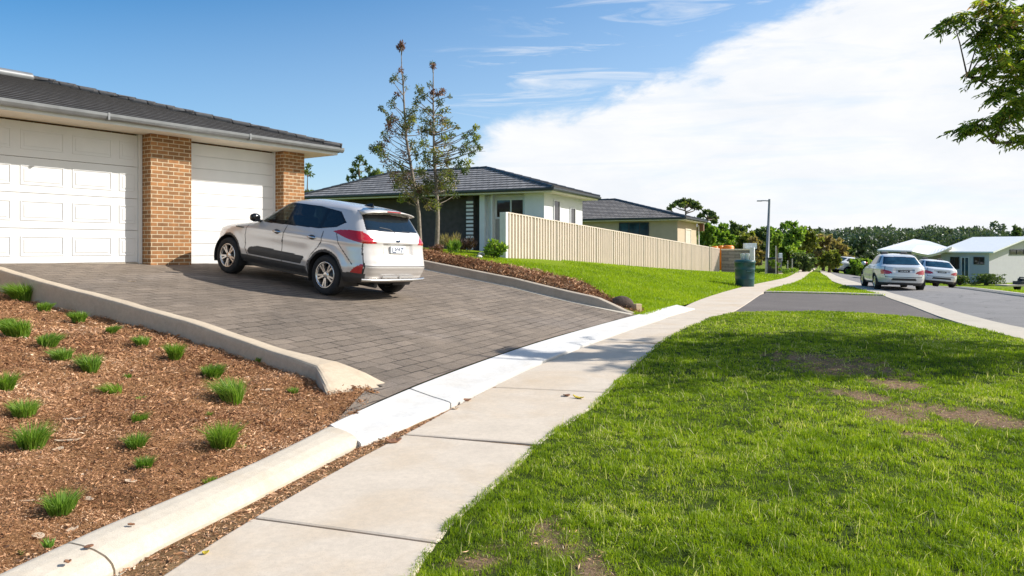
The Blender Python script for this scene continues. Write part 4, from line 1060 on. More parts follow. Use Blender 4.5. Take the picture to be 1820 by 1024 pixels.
def place_car(root,cx,cy,hx,hy,cfg):
    """stand the car on the land: four wheel contacts give its tilt"""
    mid=(cfg['wr']+cfg['wf'])/2; hb=(cfg['wf']-cfg['wr'])/2; yw=cfg['ywheel']
    h=Vector((hx,hy)).normalized(); l=Vector((-h.y,h.x)); c=Vector((cx,cy))
    g=lambda a,b: (lambda p: Vector((p.x,p.y,hz(p.x,p.y))))(c+h*a+l*b)
    fl,fr_,rl,rr_=g(hb,yw),g(hb,-yw),g(-hb,yw),g(-hb,-yw)
    fwd=((fl+fr_)-(rl+rr_)).normalized(); lef=((fl+rl)-(fr_+rr_)); lef=(lef-fwd*lef.dot(fwd)).normalized(); up=fwd.cross(lef)
    o=(fl+fr_+rl+rr_)/4-fwd*mid
    M=Matrix((( fwd.x,lef.x,up.x,o.x),(fwd.y,lef.y,up.y,o.y),(fwd.z,lef.z,up.z,o.z+.006),(0,0,0,1)))
    root.matrix_world=M; root.rotation_mode='XYZ'; return root

SUV=dict(len=4.55,zmin=.30,zmax=1.645,belt=1.10,nr=7.5,nf=3.6,nf2=3.6,nz=250,nu=330,
 xr=[(.30,.20),(.40,.07),(.50,.02),(.60,.0),(.70,.02),(.80,.055),(.92,.085),(1.02,.10),(1.12,.15),(1.2,.205),(1.46,.40),(1.52,.45),(1.57,.55),(1.61,.85),(1.635,1.4),(1.645,2.0)],
 xf=[(.30,4.28),(.42,4.42),(.58,4.50),(.74,4.48),(.86,4.40),(.93,4.22),(.985,3.95),(1.03,3.62),(1.065,3.36),(1.10,3.24),(1.48,2.58),(1.56,2.36),(1.61,2.2),(1.635,2.1),(1.645,2.02)],
 w=[(.30,.83),(.38,.885),(.5,.91),(.7,.92),(.85,.925),(.98,.915),(1.06,.89),(1.11,.868),(1.46,.715),(1.53,.675),(1.58,.60),(1.62,.44),(1.645,.03)],
 wr=.90,wf=3.64,wz=.352,rad=.352,wd=.235,arch=.405,lip=.042,flare=.020,ywheel=.785,ylip=.905,
 creases=[(.98,-.012,.010,.045),(.56,0,.008,.05)],hollow=.013,hollow_z=.72,recess=(.36,.80,1.0,.028),rear_creases=[(.60,.012,.05),(1.04,.014,.035),(.40,.015,.03)],
 doors=[('door|f',[(2.06,.40),(3.02,.40),(3.10,.55),(3.14,.80),(3.10,1.115),(2.02,1.115),(2.07,.8)]),('door|r',[(1.38,.40),(2.05,.40),(2.06,.8),(2.01,1.115),(1.06,1.115),(1.04,.93),(1.10,.82),(1.26,.66)])],
 tailgate=[(0,.625),(.775,.625),(.775,.80),(.76,.98),(.70,1.2),(.60,1.56),(0,1.56)],
 side_seams=[([(3.02,.40),(3.10,.55),(3.14,.80),(3.10,1.1)],.009),([(2.055,.40),(2.065,.8),(2.015,1.1)],.010),([(1.38,.41),(1.26,.66),(1.10,.82),(1.04,.93),(1.06,1.1)],.009),([(.30,.62),(.52,.83),(.62,.92),(.66,1.0),(.74,1.10)],.008)],
 rear_seams=[([(0,.615),(.78,.615)],.007)],corner_seam=[(.85,.34,1.0)],
 black_side=[[(1.35,.29),(3.3,.29),(3.25,.44),(1.40,.44)],[(1.55,.46),(3.00,.46),(3.04,.52),(2.98,.60),(2.72,.645),(1.47,.615),(1.45,.58)],[(.0,.29),(.70,.29),(.62,.46),(.36,.475),(.0,.48)],[(3.9,.29),(4.5,.29),(4.5,.42),(4.0,.42)]],
 black_rear=[[(.815,.29),(1,.29),(1,.47),(.815,.47)],[(0,.29),(1,.29),(1,.335),(0,.335)]],
 dlo=[(3.22,1.115),(2.60,1.10),(1.20,1.135),(.80,1.20),(.62,1.30),(.84,1.475),(1.4,1.525),(2.35,1.525),(2.62,1.46)],
 side_glass=[('front_window',[(3.10,1.13),(2.08,1.125),(2.05,1.505),(2.34,1.505),(2.57,1.44)]),('window',[(2.00,1.125),(1.22,1.155),(1.20,1.495),(1.40,1.508),(1.97,1.505)]),('quarter_window',[(1.13,1.165),(.84,1.215),(.68,1.30),(.87,1.458),(1.12,1.488)])],
 nest=[('front_window','door|f'),('window','door|r')],
 ws=(1.11,1.50),rear_glass=[(0,1.20),(.66,1.215),(.60,1.47),(0,1.50)],
 lamps=[('tail_light',[(.84,1.125),(.70,1.165),(.50,1.185),(.25,1.185),(.0,1.17),(.0,.99),(.2,.995),(.5,1.045)],[(.52,1.0),(.72,.99),(1,.985),(1,1.175),(.70,1.165),(.60,1.09)]),('reflector',[(.0,.475),(.34,.475),(.27,.56),(.15,.64),(.0,.65)],None)],
 head=[(3.78,.93),(4.1,.86),(4.45,.72),(4.47,.80),(4.25,.92),(3.85,.985)],dash=3.2,seats=[(2.25,.36),(2.25,-.36),(1.35,.38),(1.35,-.38)])
suv=thing('parked_car','silver family car with red wraparound tail lights parked nose-in on the drive','car')
suv_parts,_=car_shell(suv,SUV,M_SILVER); finish_car(suv,SUV,suv_parts)
def suv_extras():
    tg=suv_parts['tailgate'][0]
    # number plate, badge, wiper on the tailgate
    m=MB(); Mp=Matrix.Translation((.082,.0,.905))@Matrix.Rotation(R(8),4,'Y'); m.box(-.012,.02,-.19,.19,-.062,.062,0,Mp); pl=m.build('number_plate',M_PLATE,tg,.004)
    m=MB()
    def st(a,b,t=.008): 
        a,b=Vector((a[0],a[1],0)),Vector((b[0],b[1],0)); d=(b-a); n=Vector((-d.y,d.x,0)).normalized()*t
        m.add([Mp@Vector((-.0145,-p.x,p.y)) for p in (a+n,b+n,b-n,a-n)],[(0,3,2,1)])
    for a,b in (((-.15,.04),(-.15,-.045)),((-.15,-.045),(-.06,-.045)),((-.10,.035),(-.05,.0)),((-.05,.0),(-.10,-.02)),((-.03,.04),(-.015,-.0)),((-.015,0),(.03,.005)),((.03,.04),(.02,-.02)),((.10,.04),(.075,-.045)),((.06,.035),(.13,.035))): st(a,b)
    m.build('plate_marking',M_INK,pl)
    m=MB(); m.lathe([(.001,.008),(.03,.008),(.036,.0)],24,Matrix.Translation((.092,0,1.06))@Matrix.Rotation(R(-90),4,'Y')@Matrix.Diagonal((.62,1.6,1,1))); m.build('badge',mat('badge_blue',(.10,.14,.22),.25,.1,9,metal=.6),tg)
    m=MB(); m.tube([(.205,.0,1.195),(.24,.10,1.245),(.262,.34,1.27)],.010,6); m.build('rear_wiper',M_BLK,tg)
    # roof spoiler
    m=MB(); n=24; vs=[]
    for k in range(n+1):
        y=-.63+1.26*k/n; e=1-(abs(y)/.63)**4*.55
        xb=.40-.13*e; zt=1.585-.055*(abs(y)/.63)**3
        vs+=[(xb,y,zt-.045),(xb-.005,y,zt-.028),(.62,y*.96,zt+.012),(.50,y*.97,zt-.085)]
    fs=[(0,3,2,1),(4*n,4*n+1,4*n+2,4*n+3)]
    for k in range(n):
        a=4*k;b=a+4; fs+=[(a,a+1,b+1,b),(a+1,a+2,b+2,b+1),(a+2,a+3,b+3,b+2),(a+3,a,b,b+3)]
    m.add(vs,fs,0,True); sp=m.build('roof_spoiler',M_SILVER,suv)
    m=MB(); m.box(.262,.30,-.17,.17,1.548,1.566); m.build('brake_lamp',M_RED,sp,.003)
    m=MB(); m.add([(.78,-.03,1.595),(.78,.03,1.595),(1.0,.03,1.615),(1.0,-.03,1.615),(.79,0,1.665),(.84,0,1.675)],[(0,1,4),(1,2,5,4),(3,0,4,5),(2,3,5)]); m.build('roof_aerial',M_GLOSSBLK,suv,.008)
    # bumper bar with bright inserts
    m=MB(); pts=[]
    for k in range(17):
        y=-.80+1.6*k/16; pts.append((.035+.10*(abs(y)/.8)**4-.02,y,.375))
    m.tube(pts,.028,8); bb=m.build('bumper_bar',M_ALLOY,suv)
    for s in (-1,1):
        m=MB(); m.box(.005,.03,min(.02*s,.40*s),max(.02*s,.40*s),.405,.455); m.build('bumper_insert',M_CHROME,bb,.008)
    # door handles and mirrors
    for k,xh in (('door|f',2.22),('door|r',1.28)):
        for o,s in zip(suv_parts[k],(1,-1)):
            m=MB(); m.tube([(xh-.10,s*.925,.965),(xh-.07,s*.953,.968),(xh+.07,s*.953,.968),(xh+.10,s*.925,.965)],.0165,8); m.build('handle',M_CHROME,o)
            m=MB(); m.lathe([(.001,.002),(.05,.004),(.058,.0)],20,Matrix.Translation((xh,s*.926,.968))@Matrix.Rotation(R(-90*s),4,'X')@Matrix.Diagonal((1.5,.75,1,1))); m.build('handle_recess',M_CLAD,o)
    for s in (1,-1):
        m=MB(); m.tube([(2.88,s*.75,1.09),(2.88,s*.86,1.12)],.03,8)
        m.lathe([(.001,-.09),(.07,-.085),(.10,-.03),(.10,.03),(.075,.085),(.001,.10)],20,Matrix.Translation((2.88,s*.92,1.16))@Matrix.Rotation(R(90),4,'X')@Matrix.Diagonal((.62,.78,1,1))); m.build('wing_mirror',M_GLOSSBLK,suv)
    m=MB()
    for s in (1,-1): m.box(3.20,3.42,s*.905-.02,s*.905+.02,.93,.955)
    m.build('side_vent',M_GLOSSBLK,suv,.006)
suv_extras()
hd=-n1
place_car(suv,-4.02,14.92,hd.x-.03,hd.y,SUV)
suv.scale=(1.045,)*3

SEDAN=dict(len=4.45,zmin=.22,zmax=1.43,belt=.95,nr=4.6,nf=3.2,nf2=3.2,nz=130,nu=190,
 xr=[(.22,.14),(.32,.05),(.45,.0),(.60,.0),(.74,.03),(.86,.08),(.93,.14),(.97,.26),(1.02,.36),(1.30,.78),(1.36,.95),(1.40,1.25),(1.43,1.95)],
 xf=[(.22,4.25),(.4,4.42),(.55,4.45),(.68,4.38),(.78,4.1),(.86,3.6),(.92,3.2),(.96,3.05),(1.30,2.42),(1.38,2.2),(1.43,2.05)],
 w=[(.22,.79),(.32,.85),(.5,.885),(.7,.89),(.82,.885),(.92,.85),(.97,.82),(1.30,.635),(1.36,.58),(1.40,.45),(1.43,.03)],
 wr=.92,wf=3.55,wz=.31,rad=.315,wd=.215,arch=.355,lip=0,flare=.012,ywheel=.76,ylip=.87,
 creases=[(.80,0,.008,.04)],hollow=.018,hollow_z=.58,recess=(.34,.70,.84,.025),rear_creases=[(.48,.012,.05),(.90,.014,.03)],
 doors=[('door|f',[(1.95,.32),(2.95,.32),(3.0,.95),(1.93,.95)]),('door|r',[(1.3,.32),(1.93,.32),(1.92,.95),(1.02,.95),(1.1,.72)])],
 tailgate=[(0,.52),(.64,.52),(.66,.75),(.62,.98),(0,.98)],
 side_seams=[([(2.95,.32),(3.0,.95)],.010),([(1.94,.32),(1.93,.95)],.010),([(1.3,.32),(1.1,.72),(1.02,.95)],.010)],
 rear_seams=[([(0,.515),(.64,.515),(.66,.75),(.63,.93)],.009)],
 black_side=[[(.0,.20),(.6,.20),(.55,.30),(.0,.30)],[(1.3,.20),(3.2,.20),(3.2,.29),(1.3,.29)]],
 black_rear=[[(0,.20),(1,.20),(1,.30),(0,.30)],[(0,.40),(.42,.40),(.42,.475),(0,.475)],[(0,.775),(.40,.775),(.38,.80),(0,.80)]],
 dlo=[(3.05,.97),(1.0,.99),(.72,1.06),(.98,1.29),(1.4,1.335),(2.2,1.335),(2.42,1.28)],
 side_glass=[('front_window',[(2.95,.985),(1.98,.985),(1.96,1.315),(2.2,1.315),(2.38,1.27)]),('window',[(1.90,.985),(1.02,1.005),(.80,1.065),(1.0,1.275),(1.4,1.315),(1.9,1.315)])],
 nest=[('front_window','door|f'),('window','door|r')],
 ws=(.97,1.33),rear_glass=[(0,.99),(.66,1.0),(.56,1.29),(0,1.305)],rear_glass_mat=M_BLUEG,
 lamps=[('tail_light',[(.0,.62),(.30,.66),(.34,.75),(.0,.79)],[(.38,.65),(1,.60),(1,.80),(.66,.80),(.45,.74)])],
 head=[(3.8,.78),(4.2,.6),(4.45,.56),(4.44,.68),(4.15,.77)],dash=2.95,seats=[(2.0,.35),(2.0,-.35)],spokes=6)
def sedan_extras(root,parts,x=.03):
    tg=parts['tailgate'][0]
    m=MB(); m.box(.028,.06,-.20,.20,.715,.775); pl=m.build('number_plate',M_CLAD,tg,.003)
    m=MB()
    for k in range(5): m.box(.0265,.0278,-.13+k*.055,-.10+k*.055,.728,.762)
    m.build('plate_marking',M_PLATE,pl)
    for s in (1,-1):
        m=MB(); m.lathe([(.001,-.08),(.06,-.07),(.08,0),(.06,.07),(.001,.09)],14,Matrix.Translation((2.78,s*.95,1.0))@Matrix.Rotation(R(90),4,'X')); m.build('wing_mirror',M_SILVER2,root)
s1=thing('silver_hatchback','silver hatchback seen from behind at the kerb, nearest car on the road','car')
pp,_=car_shell(s1,SEDAN,M_SILVER2); finish_car(s1,SEDAN,pp); sedan_extras(s1,pp)
place_car(s1,15.0+.55,28.4+1.95,.27,.96,SEDAN)
def recolour(root,frm,to):
    for o in [root]+list(root.children_recursive):
        if o.type=='MESH' and any(m==frm for m in o.data.materials):
            o.data=o.data.copy()
            for i,m in enumerate(o.data.materials):
                if m==frm: o.data.materials[i]=to
s2=copy_tree(s1); s2.name='white_hatchback'; tag(s2,'white hatchback with blue rear screen just ahead of the silver hatchback','car')
recolour(s2,M_SILVER2,M_CWHITE); place_car(s2,21.7+.5,37.6+1.9,.24,.97,SEDAN)
s3=copy_tree(s1); s3.name='red_hatchback'; tag(s3,'red car mostly hidden in front of the white hatchback on the road','car')
recolour(s3,M_SILVER2,M_CRED); place_car(s3,22.6+.5,44.3+1.9,.30,.95,SEDAN)
s4=copy_tree(s1); s4.name='distant_car'; tag(s4,'small white car half hidden at the far verge, left of the silver hatchback','car')
recolour(s4,M_SILVER2,M_CWHITE); place_car(s4,27.6,59.5,.98,.2,SEDAN)
# ------------------------------------------------------------------ vegetation
def leaf_mesh(name,C,L,Wd,U,matl,parent=None,rnd=None,bend=.0):
    """rhombus leaves: centres C, half length L, half width Wd, long axis U"""
    n=len(C); U=U/np.linalg.norm(U,axis=1)[:,None]
    r=RNG.normal(size=(n,3)); Vv=np.cross(U,r); Vv/=np.linalg.norm(Vv,axis=1)[:,None]+1e-9
    L=np.broadcast_to(L,(n,))[:,None]; Wd=np.broadcast_to(Wd,(n,))[:,None]
    N=np.cross(U,Vv)
    V=np.stack([C-U*L,C+Vv*Wd+N*bend*L,C+U*L,C-Vv*Wd+N*bend*L],1).reshape(-1,3)
    q=np.arange(4*n).reshape(n,4)
    if rnd is None: rnd=RNG.random(n)
    return mesh_np(name,V,q,matl,parent,rnd=np.repeat(np.clip(rnd,0,1),4))
M_BARK=mat('grey_bark',(.23,.19,.155),.95,.35,12,.6,40); M_BARK2=mat('brown_bark',(.12,.085,.06),.95,.35,12,.6,40)
LF_GREY=leaf_mat('grey_green_leaf',[(0,(.05,.065,.03)),(.45,(.12,.145,.06)),(.8,(.22,.23,.10)),(1,(.30,.26,.15))],.35)
LF_RED=leaf_mat('reddish_leaf',[(0,(.09,.045,.04)),(.5,(.22,.10,.08)),(1,(.34,.20,.13))],.3)
LF_OLIVE=leaf_mat('olive_leaf',[(0,(.08,.11,.022)),(.5,(.23,.26,.045)),(1,(.38,.38,.10))],.45)
LF_GREEN=leaf_mat('green_leaf',[(0,(.055,.115,.018)),(.5,(.18,.30,.04)),(1,(.36,.46,.08))],.45)
LF_DARK=leaf_mat('dark_green_leaf',[(0,(.04,.07,.028)),(.5,(.11,.16,.055)),(1,(.22,.26,.09))],.38)
LF_BROWN=leaf_mat('brown_leaf',[(0,(.13,.105,.045)),(.5,(.33,.26,.115)),(1,(.48,.38,.18))],.42)
LF_LIME=leaf_mat('lime_leaf',[(0,(.09,.16,.02)),(.5,(.20,.30,.04)),(1,(.34,.42,.08))],.4)
LF_FOREST=leaf_mat('forest_leaf',[(0,(.045,.075,.055)),(.5,(.095,.135,.085)),(1,(.17,.20,.11))],.25)

def clump_leaves(C0,rad,n,size,asp,droop=0,flat=1.0):
    """n leaves in a loose ball"""
    d=RNG.normal(size=(n,3)); d/=np.linalg.norm(d,axis=1)[:,None]; rr=rad*RNG.random(n)**.5
    C=C0+d*rr[:,None]*np.array([1,1,flat])
    U=d*.8+RNG.normal(size=(n,3))*.6; U[:,2]-=droop
    L=size*RNG.uniform(.6,1.25,n); return C,U,L,L*asp
def px_tree(name,label,cat,trunk,Y,clumps,bark,leafs,lsize,asp=.34,depth=.5,group=None,tr=.05,limb=.012,per=1.0,droop=0,flat=1,zbase=None):
    """a thin tree: trunk through photo points at distance Y, leaf clumps (px,py,r,n,leaf kind) spread in depth round it"""
    s=Y/F; pts=[PD(a,b,Y) for a,b in trunk]; base=pts[0].copy()
    t=thing(name,label,cat,base,0,group)
    rel=[p-base for p in pts]; n=len(rel)
    m=MB(); m.tube(rel,[tr*(1-.88*i/(n-1)) for i in range(n)],9)
    acc={}
    for (px,py,r,nn,kind) in clumps:
        c=PD(px,py,Y+RNG.uniform(-depth,depth)*1.0)-base; rad=r*s
        # limb from the trunk below the clump
        zt=c.z-RNG.uniform(.25,.7)*(abs(c.x-rel[0].x)*.6+.3); best=None
        for i in range(n-1):
            a,b=rel[i],rel[i+1]
            if min(a.z,b.z)<=zt<=max(a.z,b.z)+1e-6:
                f=(zt-a.z)/(b.z-a.z+1e-9); best=a.lerp(b,f)
        if best is None: best=rel[-1] if zt>rel[-1].z else rel[0].lerp(rel[1],.6)
        mid=best.lerp(c,.5)+Vector((RNG.normal(0,.05),RNG.normal(0,.05),-.04*(c-best).length))
        m.tube([best,mid,c],[limb*1.6,limb,limb*.4],5,cap=False)
        for _ in range(3):
            e=c+Vector(RNG.normal(0,rad*.6,3)); m.tube([mid.lerp(c,.6),e],[limb*.6,limb*.25],4,cap=False)
        N=max(4,int(nn*per)); C,U,L,Wd=clump_leaves(np.array(c),rad,N,lsize,asp,droop,flat)
        tone=RNG.normal(0,.16); rn=np.clip(.45+tone+RNG.normal(0,.22,N),0,1)
        a=acc.setdefault(kind,[[],[],[],[],[]])
        for k,x in enumerate((C,U,L,Wd,rn)): a[k].append(x)
    m.build('trunk',bark,t)
    ks=list(acc)
    # one crown mesh, one material slot per leaf kind
    V=[];Q=[];RN=[];FM=[];b=0
    for i,k in enumerate(ks):
        C,U,L,Wd,rn=[np.concatenate(x) for x in acc[k]]
        nn=len(C); U=U/np.linalg.norm(U,axis=1)[:,None]; Vv=np.cross(U,RNG.normal(size=(nn,3))); Vv/=np.linalg.norm(Vv,axis=1)[:,None]
        V.append(np.stack([C-U*L[:,None],C+Vv*Wd[:,None],C+U*L[:,None],C-Vv*Wd[:,None]],1).reshape(-1,3)); Q.append(np.arange(4*nn).reshape(nn,4)+b); b+=4*nn
        RN.append(np.repeat(rn,4)); FM.append(np.full(nn,i))
    mesh_np('crown',np.concatenate(V),np.concatenate(Q),[leafs[k] for k in ks],t,rnd=np.concatenate(RN),facemat=np.concatenate(FM))
    return t
def envelope(cx,table,n,y0,y1,rr,nl,kinds):
    out=[]
    for _ in range(n):
        y=RNG.uniform(y0,y1); xs=np.interp(y,[t[0] for t in table],[t[1] for t in table]); xe=np.interp(y,[t[0] for t in table],[t[2] for t in table])
        x=RNG.uniform(xs,xe); k=kinds[int(RNG.integers(len(kinds)))]
        out.append((x,y,RNG.uniform(*rr),int(RNG.uniform(*nl)),k))
    return out
KL={'g':LF_GREY,'r':LF_RED,'o':LF_OLIVE,'d':LF_DARK,'b':LF_BROWN}
cl1=[(712,84,8,150,'r'),(715,78,6,60,'r'),(703,137,9,70,'g'),(697,143,7,50,'g'),(712,126,7,50,'r'),(720,138,8,18,'g'),(707,167,8,50,'r'),(700,176,6,25,'g'),(723,155,6,12,'g'),(677,193,6,50,'g'),(685,200,5,22,'g'),(696,186,9,70,'g'),(695,211,11,110,'g'),(727,202,12,110,'g'),(738,195,8,50,'g'),(664,264,10,110,'g'),(676,268,11,90,'o'),(683,240,9,60,'g'),(689,228,8,60,'r')]
cl1+=envelope(722,[(200,700,740),(240,683,752),(265,662,758),(300,690,760),(345,705,765)],54,205,345,(7,13),(25,75),['g','g','g','o','r'])
cl1+=envelope(735,[(300,690,755),(352,705,765)],10,300,355,(9,15),(40,80),['o','g','g','b'])
px_tree('slender_tree','tallest slender sparse tree, left of the pair, with a reddish tuft at its tip','tree',[(748,462),(744,380),(738,340),(731,300),(722,247),(719,200),(717,161),(714,120),(713,84)],24.6,cl1,M_BARK,KL,.055,.36,.55,'pair of slender trees',.075,.013)
cl2=[(770,117,6,90,'r'),(768,113,5,40,'d'),(745,160,11,100,'g'),(752,170,10,100,'g'),(742,178,8,70,'g'),(768,163,8,70,'r'),(780,165,10,90,'r'),(787,163,7,40,'r'),(799,171,6,25,'g'),(782,184,10,70,'g'),(764,150,6,30,'g'),(737,185,7,40,'d'),(794,196,8,30,'g'),(786,214,9,60,'r'),(806,224,8,40,'g'),(813,226,5,30,'g')]
cl2+=[(846,227,7,90,'o'),(838,237,8,70,'d'),(847,246,8,90,'o'),(826,243,8,70,'d'),(829,257,10,110,'o'),(845,258,8,60,'d'),(822,268,9,80,'d'),(838,271,9,90,'d'),(852,264,6,50,'o'),(815,290,11,120,'d'),(832,290,10,110,'o'),(826,303,9,90,'d'),(805,262,8,50,'g'),(803,240,8,40,'g')]
cl2+=envelope(770,[(190,750,792),(230,752,796),(260,748,800),(300,745,805),(355,735,812)],50,190,352,(7,13),(28,78),['g','g','o','o','b'])
cl2+=envelope(785,[(300,750,812),(365,760,806)],13,305,368,(9,14),(40,80),['b','o','g','o'])
px_tree('slender_tree','shorter bushy slender tree with pale trunk, right of the pair, spreading rightward','tree',[(774,462),(777,420),(778,385),(776,340),(772,290),(771,252),(770,191),(770,150),(770,118)],24.0,cl2,M_BARK,KL,.055,.36,.6,'pair of slender trees',.085,.014)
# brown fern and litter at the foot of the trees
def bush(name,label,cat,px,py,Y,w,h,matl,n,size,asp=.35,up=.5,bark=True,zb=None,group=None,sub='foliage'):
    c=PD(px,py,Y); z=hz(c.x,c.y) if zb is None else zb; t=thing(name,label,cat,(c.x,c.y,z),RNG.uniform(0,6),group)
    C=[];U=[];rn=[]
    k=max(5,n//70)
    for _ in range(k):
        a=RNG.uniform(0,6.28); r=RNG.random()**.5; cc=np.array([math.cos(a)*r*w*.36,math.sin(a)*r*w*.36,h*(.25+.55*RNG.random()*(1-.4*r))])
        nn=n//k; d=RNG.normal(size=(nn,3)); d/=np.linalg.norm(d,axis=1)[:,None]; q=cc+d*(np.array([w*.22,w*.22,h*.25])*RNG.random((nn,1))**.4); C.append(q)
        u=d+np.array([0,0,up]); U.append(u+RNG.normal(0,.4,(nn,3))); rn.append(np.clip(.45+RNG.normal(0,.18)+RNG.normal(0,.2,nn),0,1))
    C=np.concatenate(C); C[:,2]=np.abs(C[:,2])+.02; L=size*RNG.uniform(.6,1.3,len(C))
    leaf_mesh(sub,C,L,L*asp,np.concatenate(U),matl,t,np.concatenate(rn),.15)
    if bark:
        m=MB()
        for _ in range(6):
            a=RNG.uniform(0,6.28); m.tube([(0,0,-.05),(.1*math.cos(a)*w,.1*math.sin(a)*w,h*.3),(.28*math.cos(a)*w,.28*math.sin(a)*w,h*.7)],[.02*h+.006,.014*h+.004,.004],5)
        m.build('stem',M_BARK2,t)
    return t
bush('dry_shrub','dry rusty brown shrub at the foot of the slender trees','shrub',772,460,23.7,.75,.45,LF_RED,500,.05,.3)
bush('rusty_grass','tall rusty ornamental grass against the charcoal wall, behind the green lily plant','shrub',800,452,25.6,.85,.85,LF_BROWN,900,.09,.07,1.8,False)
bush('lily_plant','green strappy plant with a white flower in front of the charcoal wall','plant',805,456,24.6,.55,.62,LF_GREEN,420,.10,.14,1.5,False)
bush('dark_reddish_shrub','dark reddish shrub between the lily plant and the white wing of the grey roofed house','shrub',832,456,25.8,.8,.72,leaf_mat('dark_red_leaf',[(0,(.02,.01,.008)),(1,(.10,.05,.03))],.2),800,.09,.1,1.3,False)
bush('leafy_shrub','glossy deep green leafy shrub beside the pale end post of the beige fence','shrub',876,459,25.6,.95,.68,LF_GREEN,900,.075,.4,.5)
def stone(px,py,Y,s,lab):
    bm=bmesh.new(); bmesh.ops.create_icosphere(bm,subdivisions=2,radius=s)
    for v in bm.verts: v.co*=1+RNG.normal(0,.10); v.co.z*=.75
    me=bpy.data.meshes.new('stone'); bm.to_mesh(me); bm.free(); me.materials.append(mat('white_stone',(.62,.58,.52),.9,.15,9,.4,30)); c=PD(px,py,Y); o=link(bpy.data.objects.new('white_stone',me)); o.location=(c.x,c.y,hz(c.x,c.y)+s*.4); tag(o,lab,'stone','white stones by the shrub')
stone(852,460,25.0,.10,'low white stone in the grass edge left of the leafy shrub')
c=PD(855,427,25.9); stone(855,440,25.9,.13,'larger white stone between the white wall and the leafy shrub')

# small trees seen over the grey roof
s_c=[(640,282,7,60,'d'),(632,292,7,60,'d'),(648,290,6,50,'d'),(625,303,6,50,'d'),(636,306,7,50,'d'),(655,300,7,60,'d'),(668,308,9,110,'d'),(676,312,8,100,'o'),(660,312,7,60,'d'),(628,315,6,40,'d'),(645,316,6,30,'d'),(618,318,5,30,'d')]
px_tree('thin_tree','small thin dark tree whose top shows above the grey roof, left of the slender pair','tree',[(646,440),(644,360),(640,320),(637,300),(640,284)],46,s_c,M_BARK2,KL,.13,.4,1.0,None,.10,.02)
s_c=[(548,295,6,50,'d'),(543,305,6,50,'d'),(552,310,6,30,'d'),(546,345,8,110,'o'),(553,343,7,90,'o'),(560,346,6,70,'o')]
px_tree('roadside_tree','dark twiggy tree just showing past the right brick pillar','tree',[(545,440),(545,380),(546,340),(547,300)],44,s_c,M_BARK2,KL,.12,.4,.8,None,.09,.02)

# umbrella-shaped trees above the tan house
u1=[(1196,366,5,90,'d'),(1204,360,7,150,'d'),(1215,357,7,170,'d'),(1226,358,7,170,'d'),(1236,362,7,150,'d'),(1242,369,6,110,'d'),(1190,371,4,60,'d'),(1212,365,6,90,'d'),(1232,368,6,90,'d'),(1222,362,8,120,'o')]
px_tree('umbrella_tree','flat-topped umbrella tree standing above the right end of the tan house roof','tree',[(1222,470),(1221,420),(1219,385),(1218,370)],72,u1,M_BARK2,KL,.22,.45,2.0,'umbrella trees',.22,.05,flat=.6)
u2=[(1246,383,6,110,'d'),(1256,377,7,140,'d'),(1266,380,7,130,'d'),(1272,387,6,110,'d'),(1240,389,5,80,'d'),(1262,388,8,110,'d'),(1250,392,6,80,'d'),(1270,394,5,70,'d')]
px_tree('umbrella_tree','smaller flat-topped tree to the right of the taller umbrella tree','tree',[(1256,470),(1256,430),(1257,400),(1258,388)],72,u2,M_BARK2,KL,.22,.45,2.0,'umbrella trees',.2,.05,flat=.6)
# trees beyond the footpath
def bg_tree(label,px,py,top,wpx,Y,matl,n=2600,cat='tree',name='broadleaf_tree',lobes=9,ls=None,group='trees beyond the footpath'):
    base=PD(px,py,Y); g=hz(base.x,base.y); zt=PD(px,top,Y).z; h=zt-g; w=wpx/F*Y
    t=thing(name,label,cat,(base.x,base.y,g),0,group)
    m=MB(); m.tube([(0,0,-.1),(.02*w,0,h*.3),(-.02*w,.02,h*.62)],[.05*w+.05,.04*w+.03,.02],8)
    C=[];U=[];rn=[]; ls=ls or .0030*Y
    lb=[]
    for i in range(lobes):
        a=RNG.uniform(0,6.28); r=RNG.random()**.6; u=RNG.random()
        zc=h*(.22+.64*u); env=math.sin(min(1,.25+.9*(1-u))*math.pi/2)
        lb.append((np.array([math.cos(a)*r*w*.36*env,math.sin(a)*r*w*.36*env,zc]),w*RNG.uniform(.14,.24)))
    lb.append((np.array([0,0,h*.86]),w*.17))
    for c,r in lb:
        m.tube([(0,0,h*.3),tuple(c)],[.02*w+.01,.01],5,cap=False)
        nn=n//len(lb); sub=10; tone=RNG.normal(0,.13)
        cs=c+RNG.normal(size=(sub,3))*r*np.array([.62,.62,.5])
        k=RNG.integers(sub,size=nn); d=RNG.normal(size=(nn,3)); d/=np.linalg.norm(d,axis=1)[:,None]
        q=cs[k]+d*r*.42*RNG.random((nn,1))**.5; C.append(q); U.append(d+RNG.normal(0,.6,(nn,3))); tn=RNG.normal(0,.1,sub)
        rn.append(np.clip(.45+tone+tn[k]+RNG.normal(0,.17,nn),0,1))
    C=np.concatenate(C); C[:,2]=np.clip(C[:,2],.15,h); L=ls*RNG.uniform(.6,1.3,len(C))
    leaf_mesh('crown',C,L,L*.5,np.concatenate(U),matl,t,np.concatenate(rn),.1); m.build('trunk',M_BARK2,t)
    return t
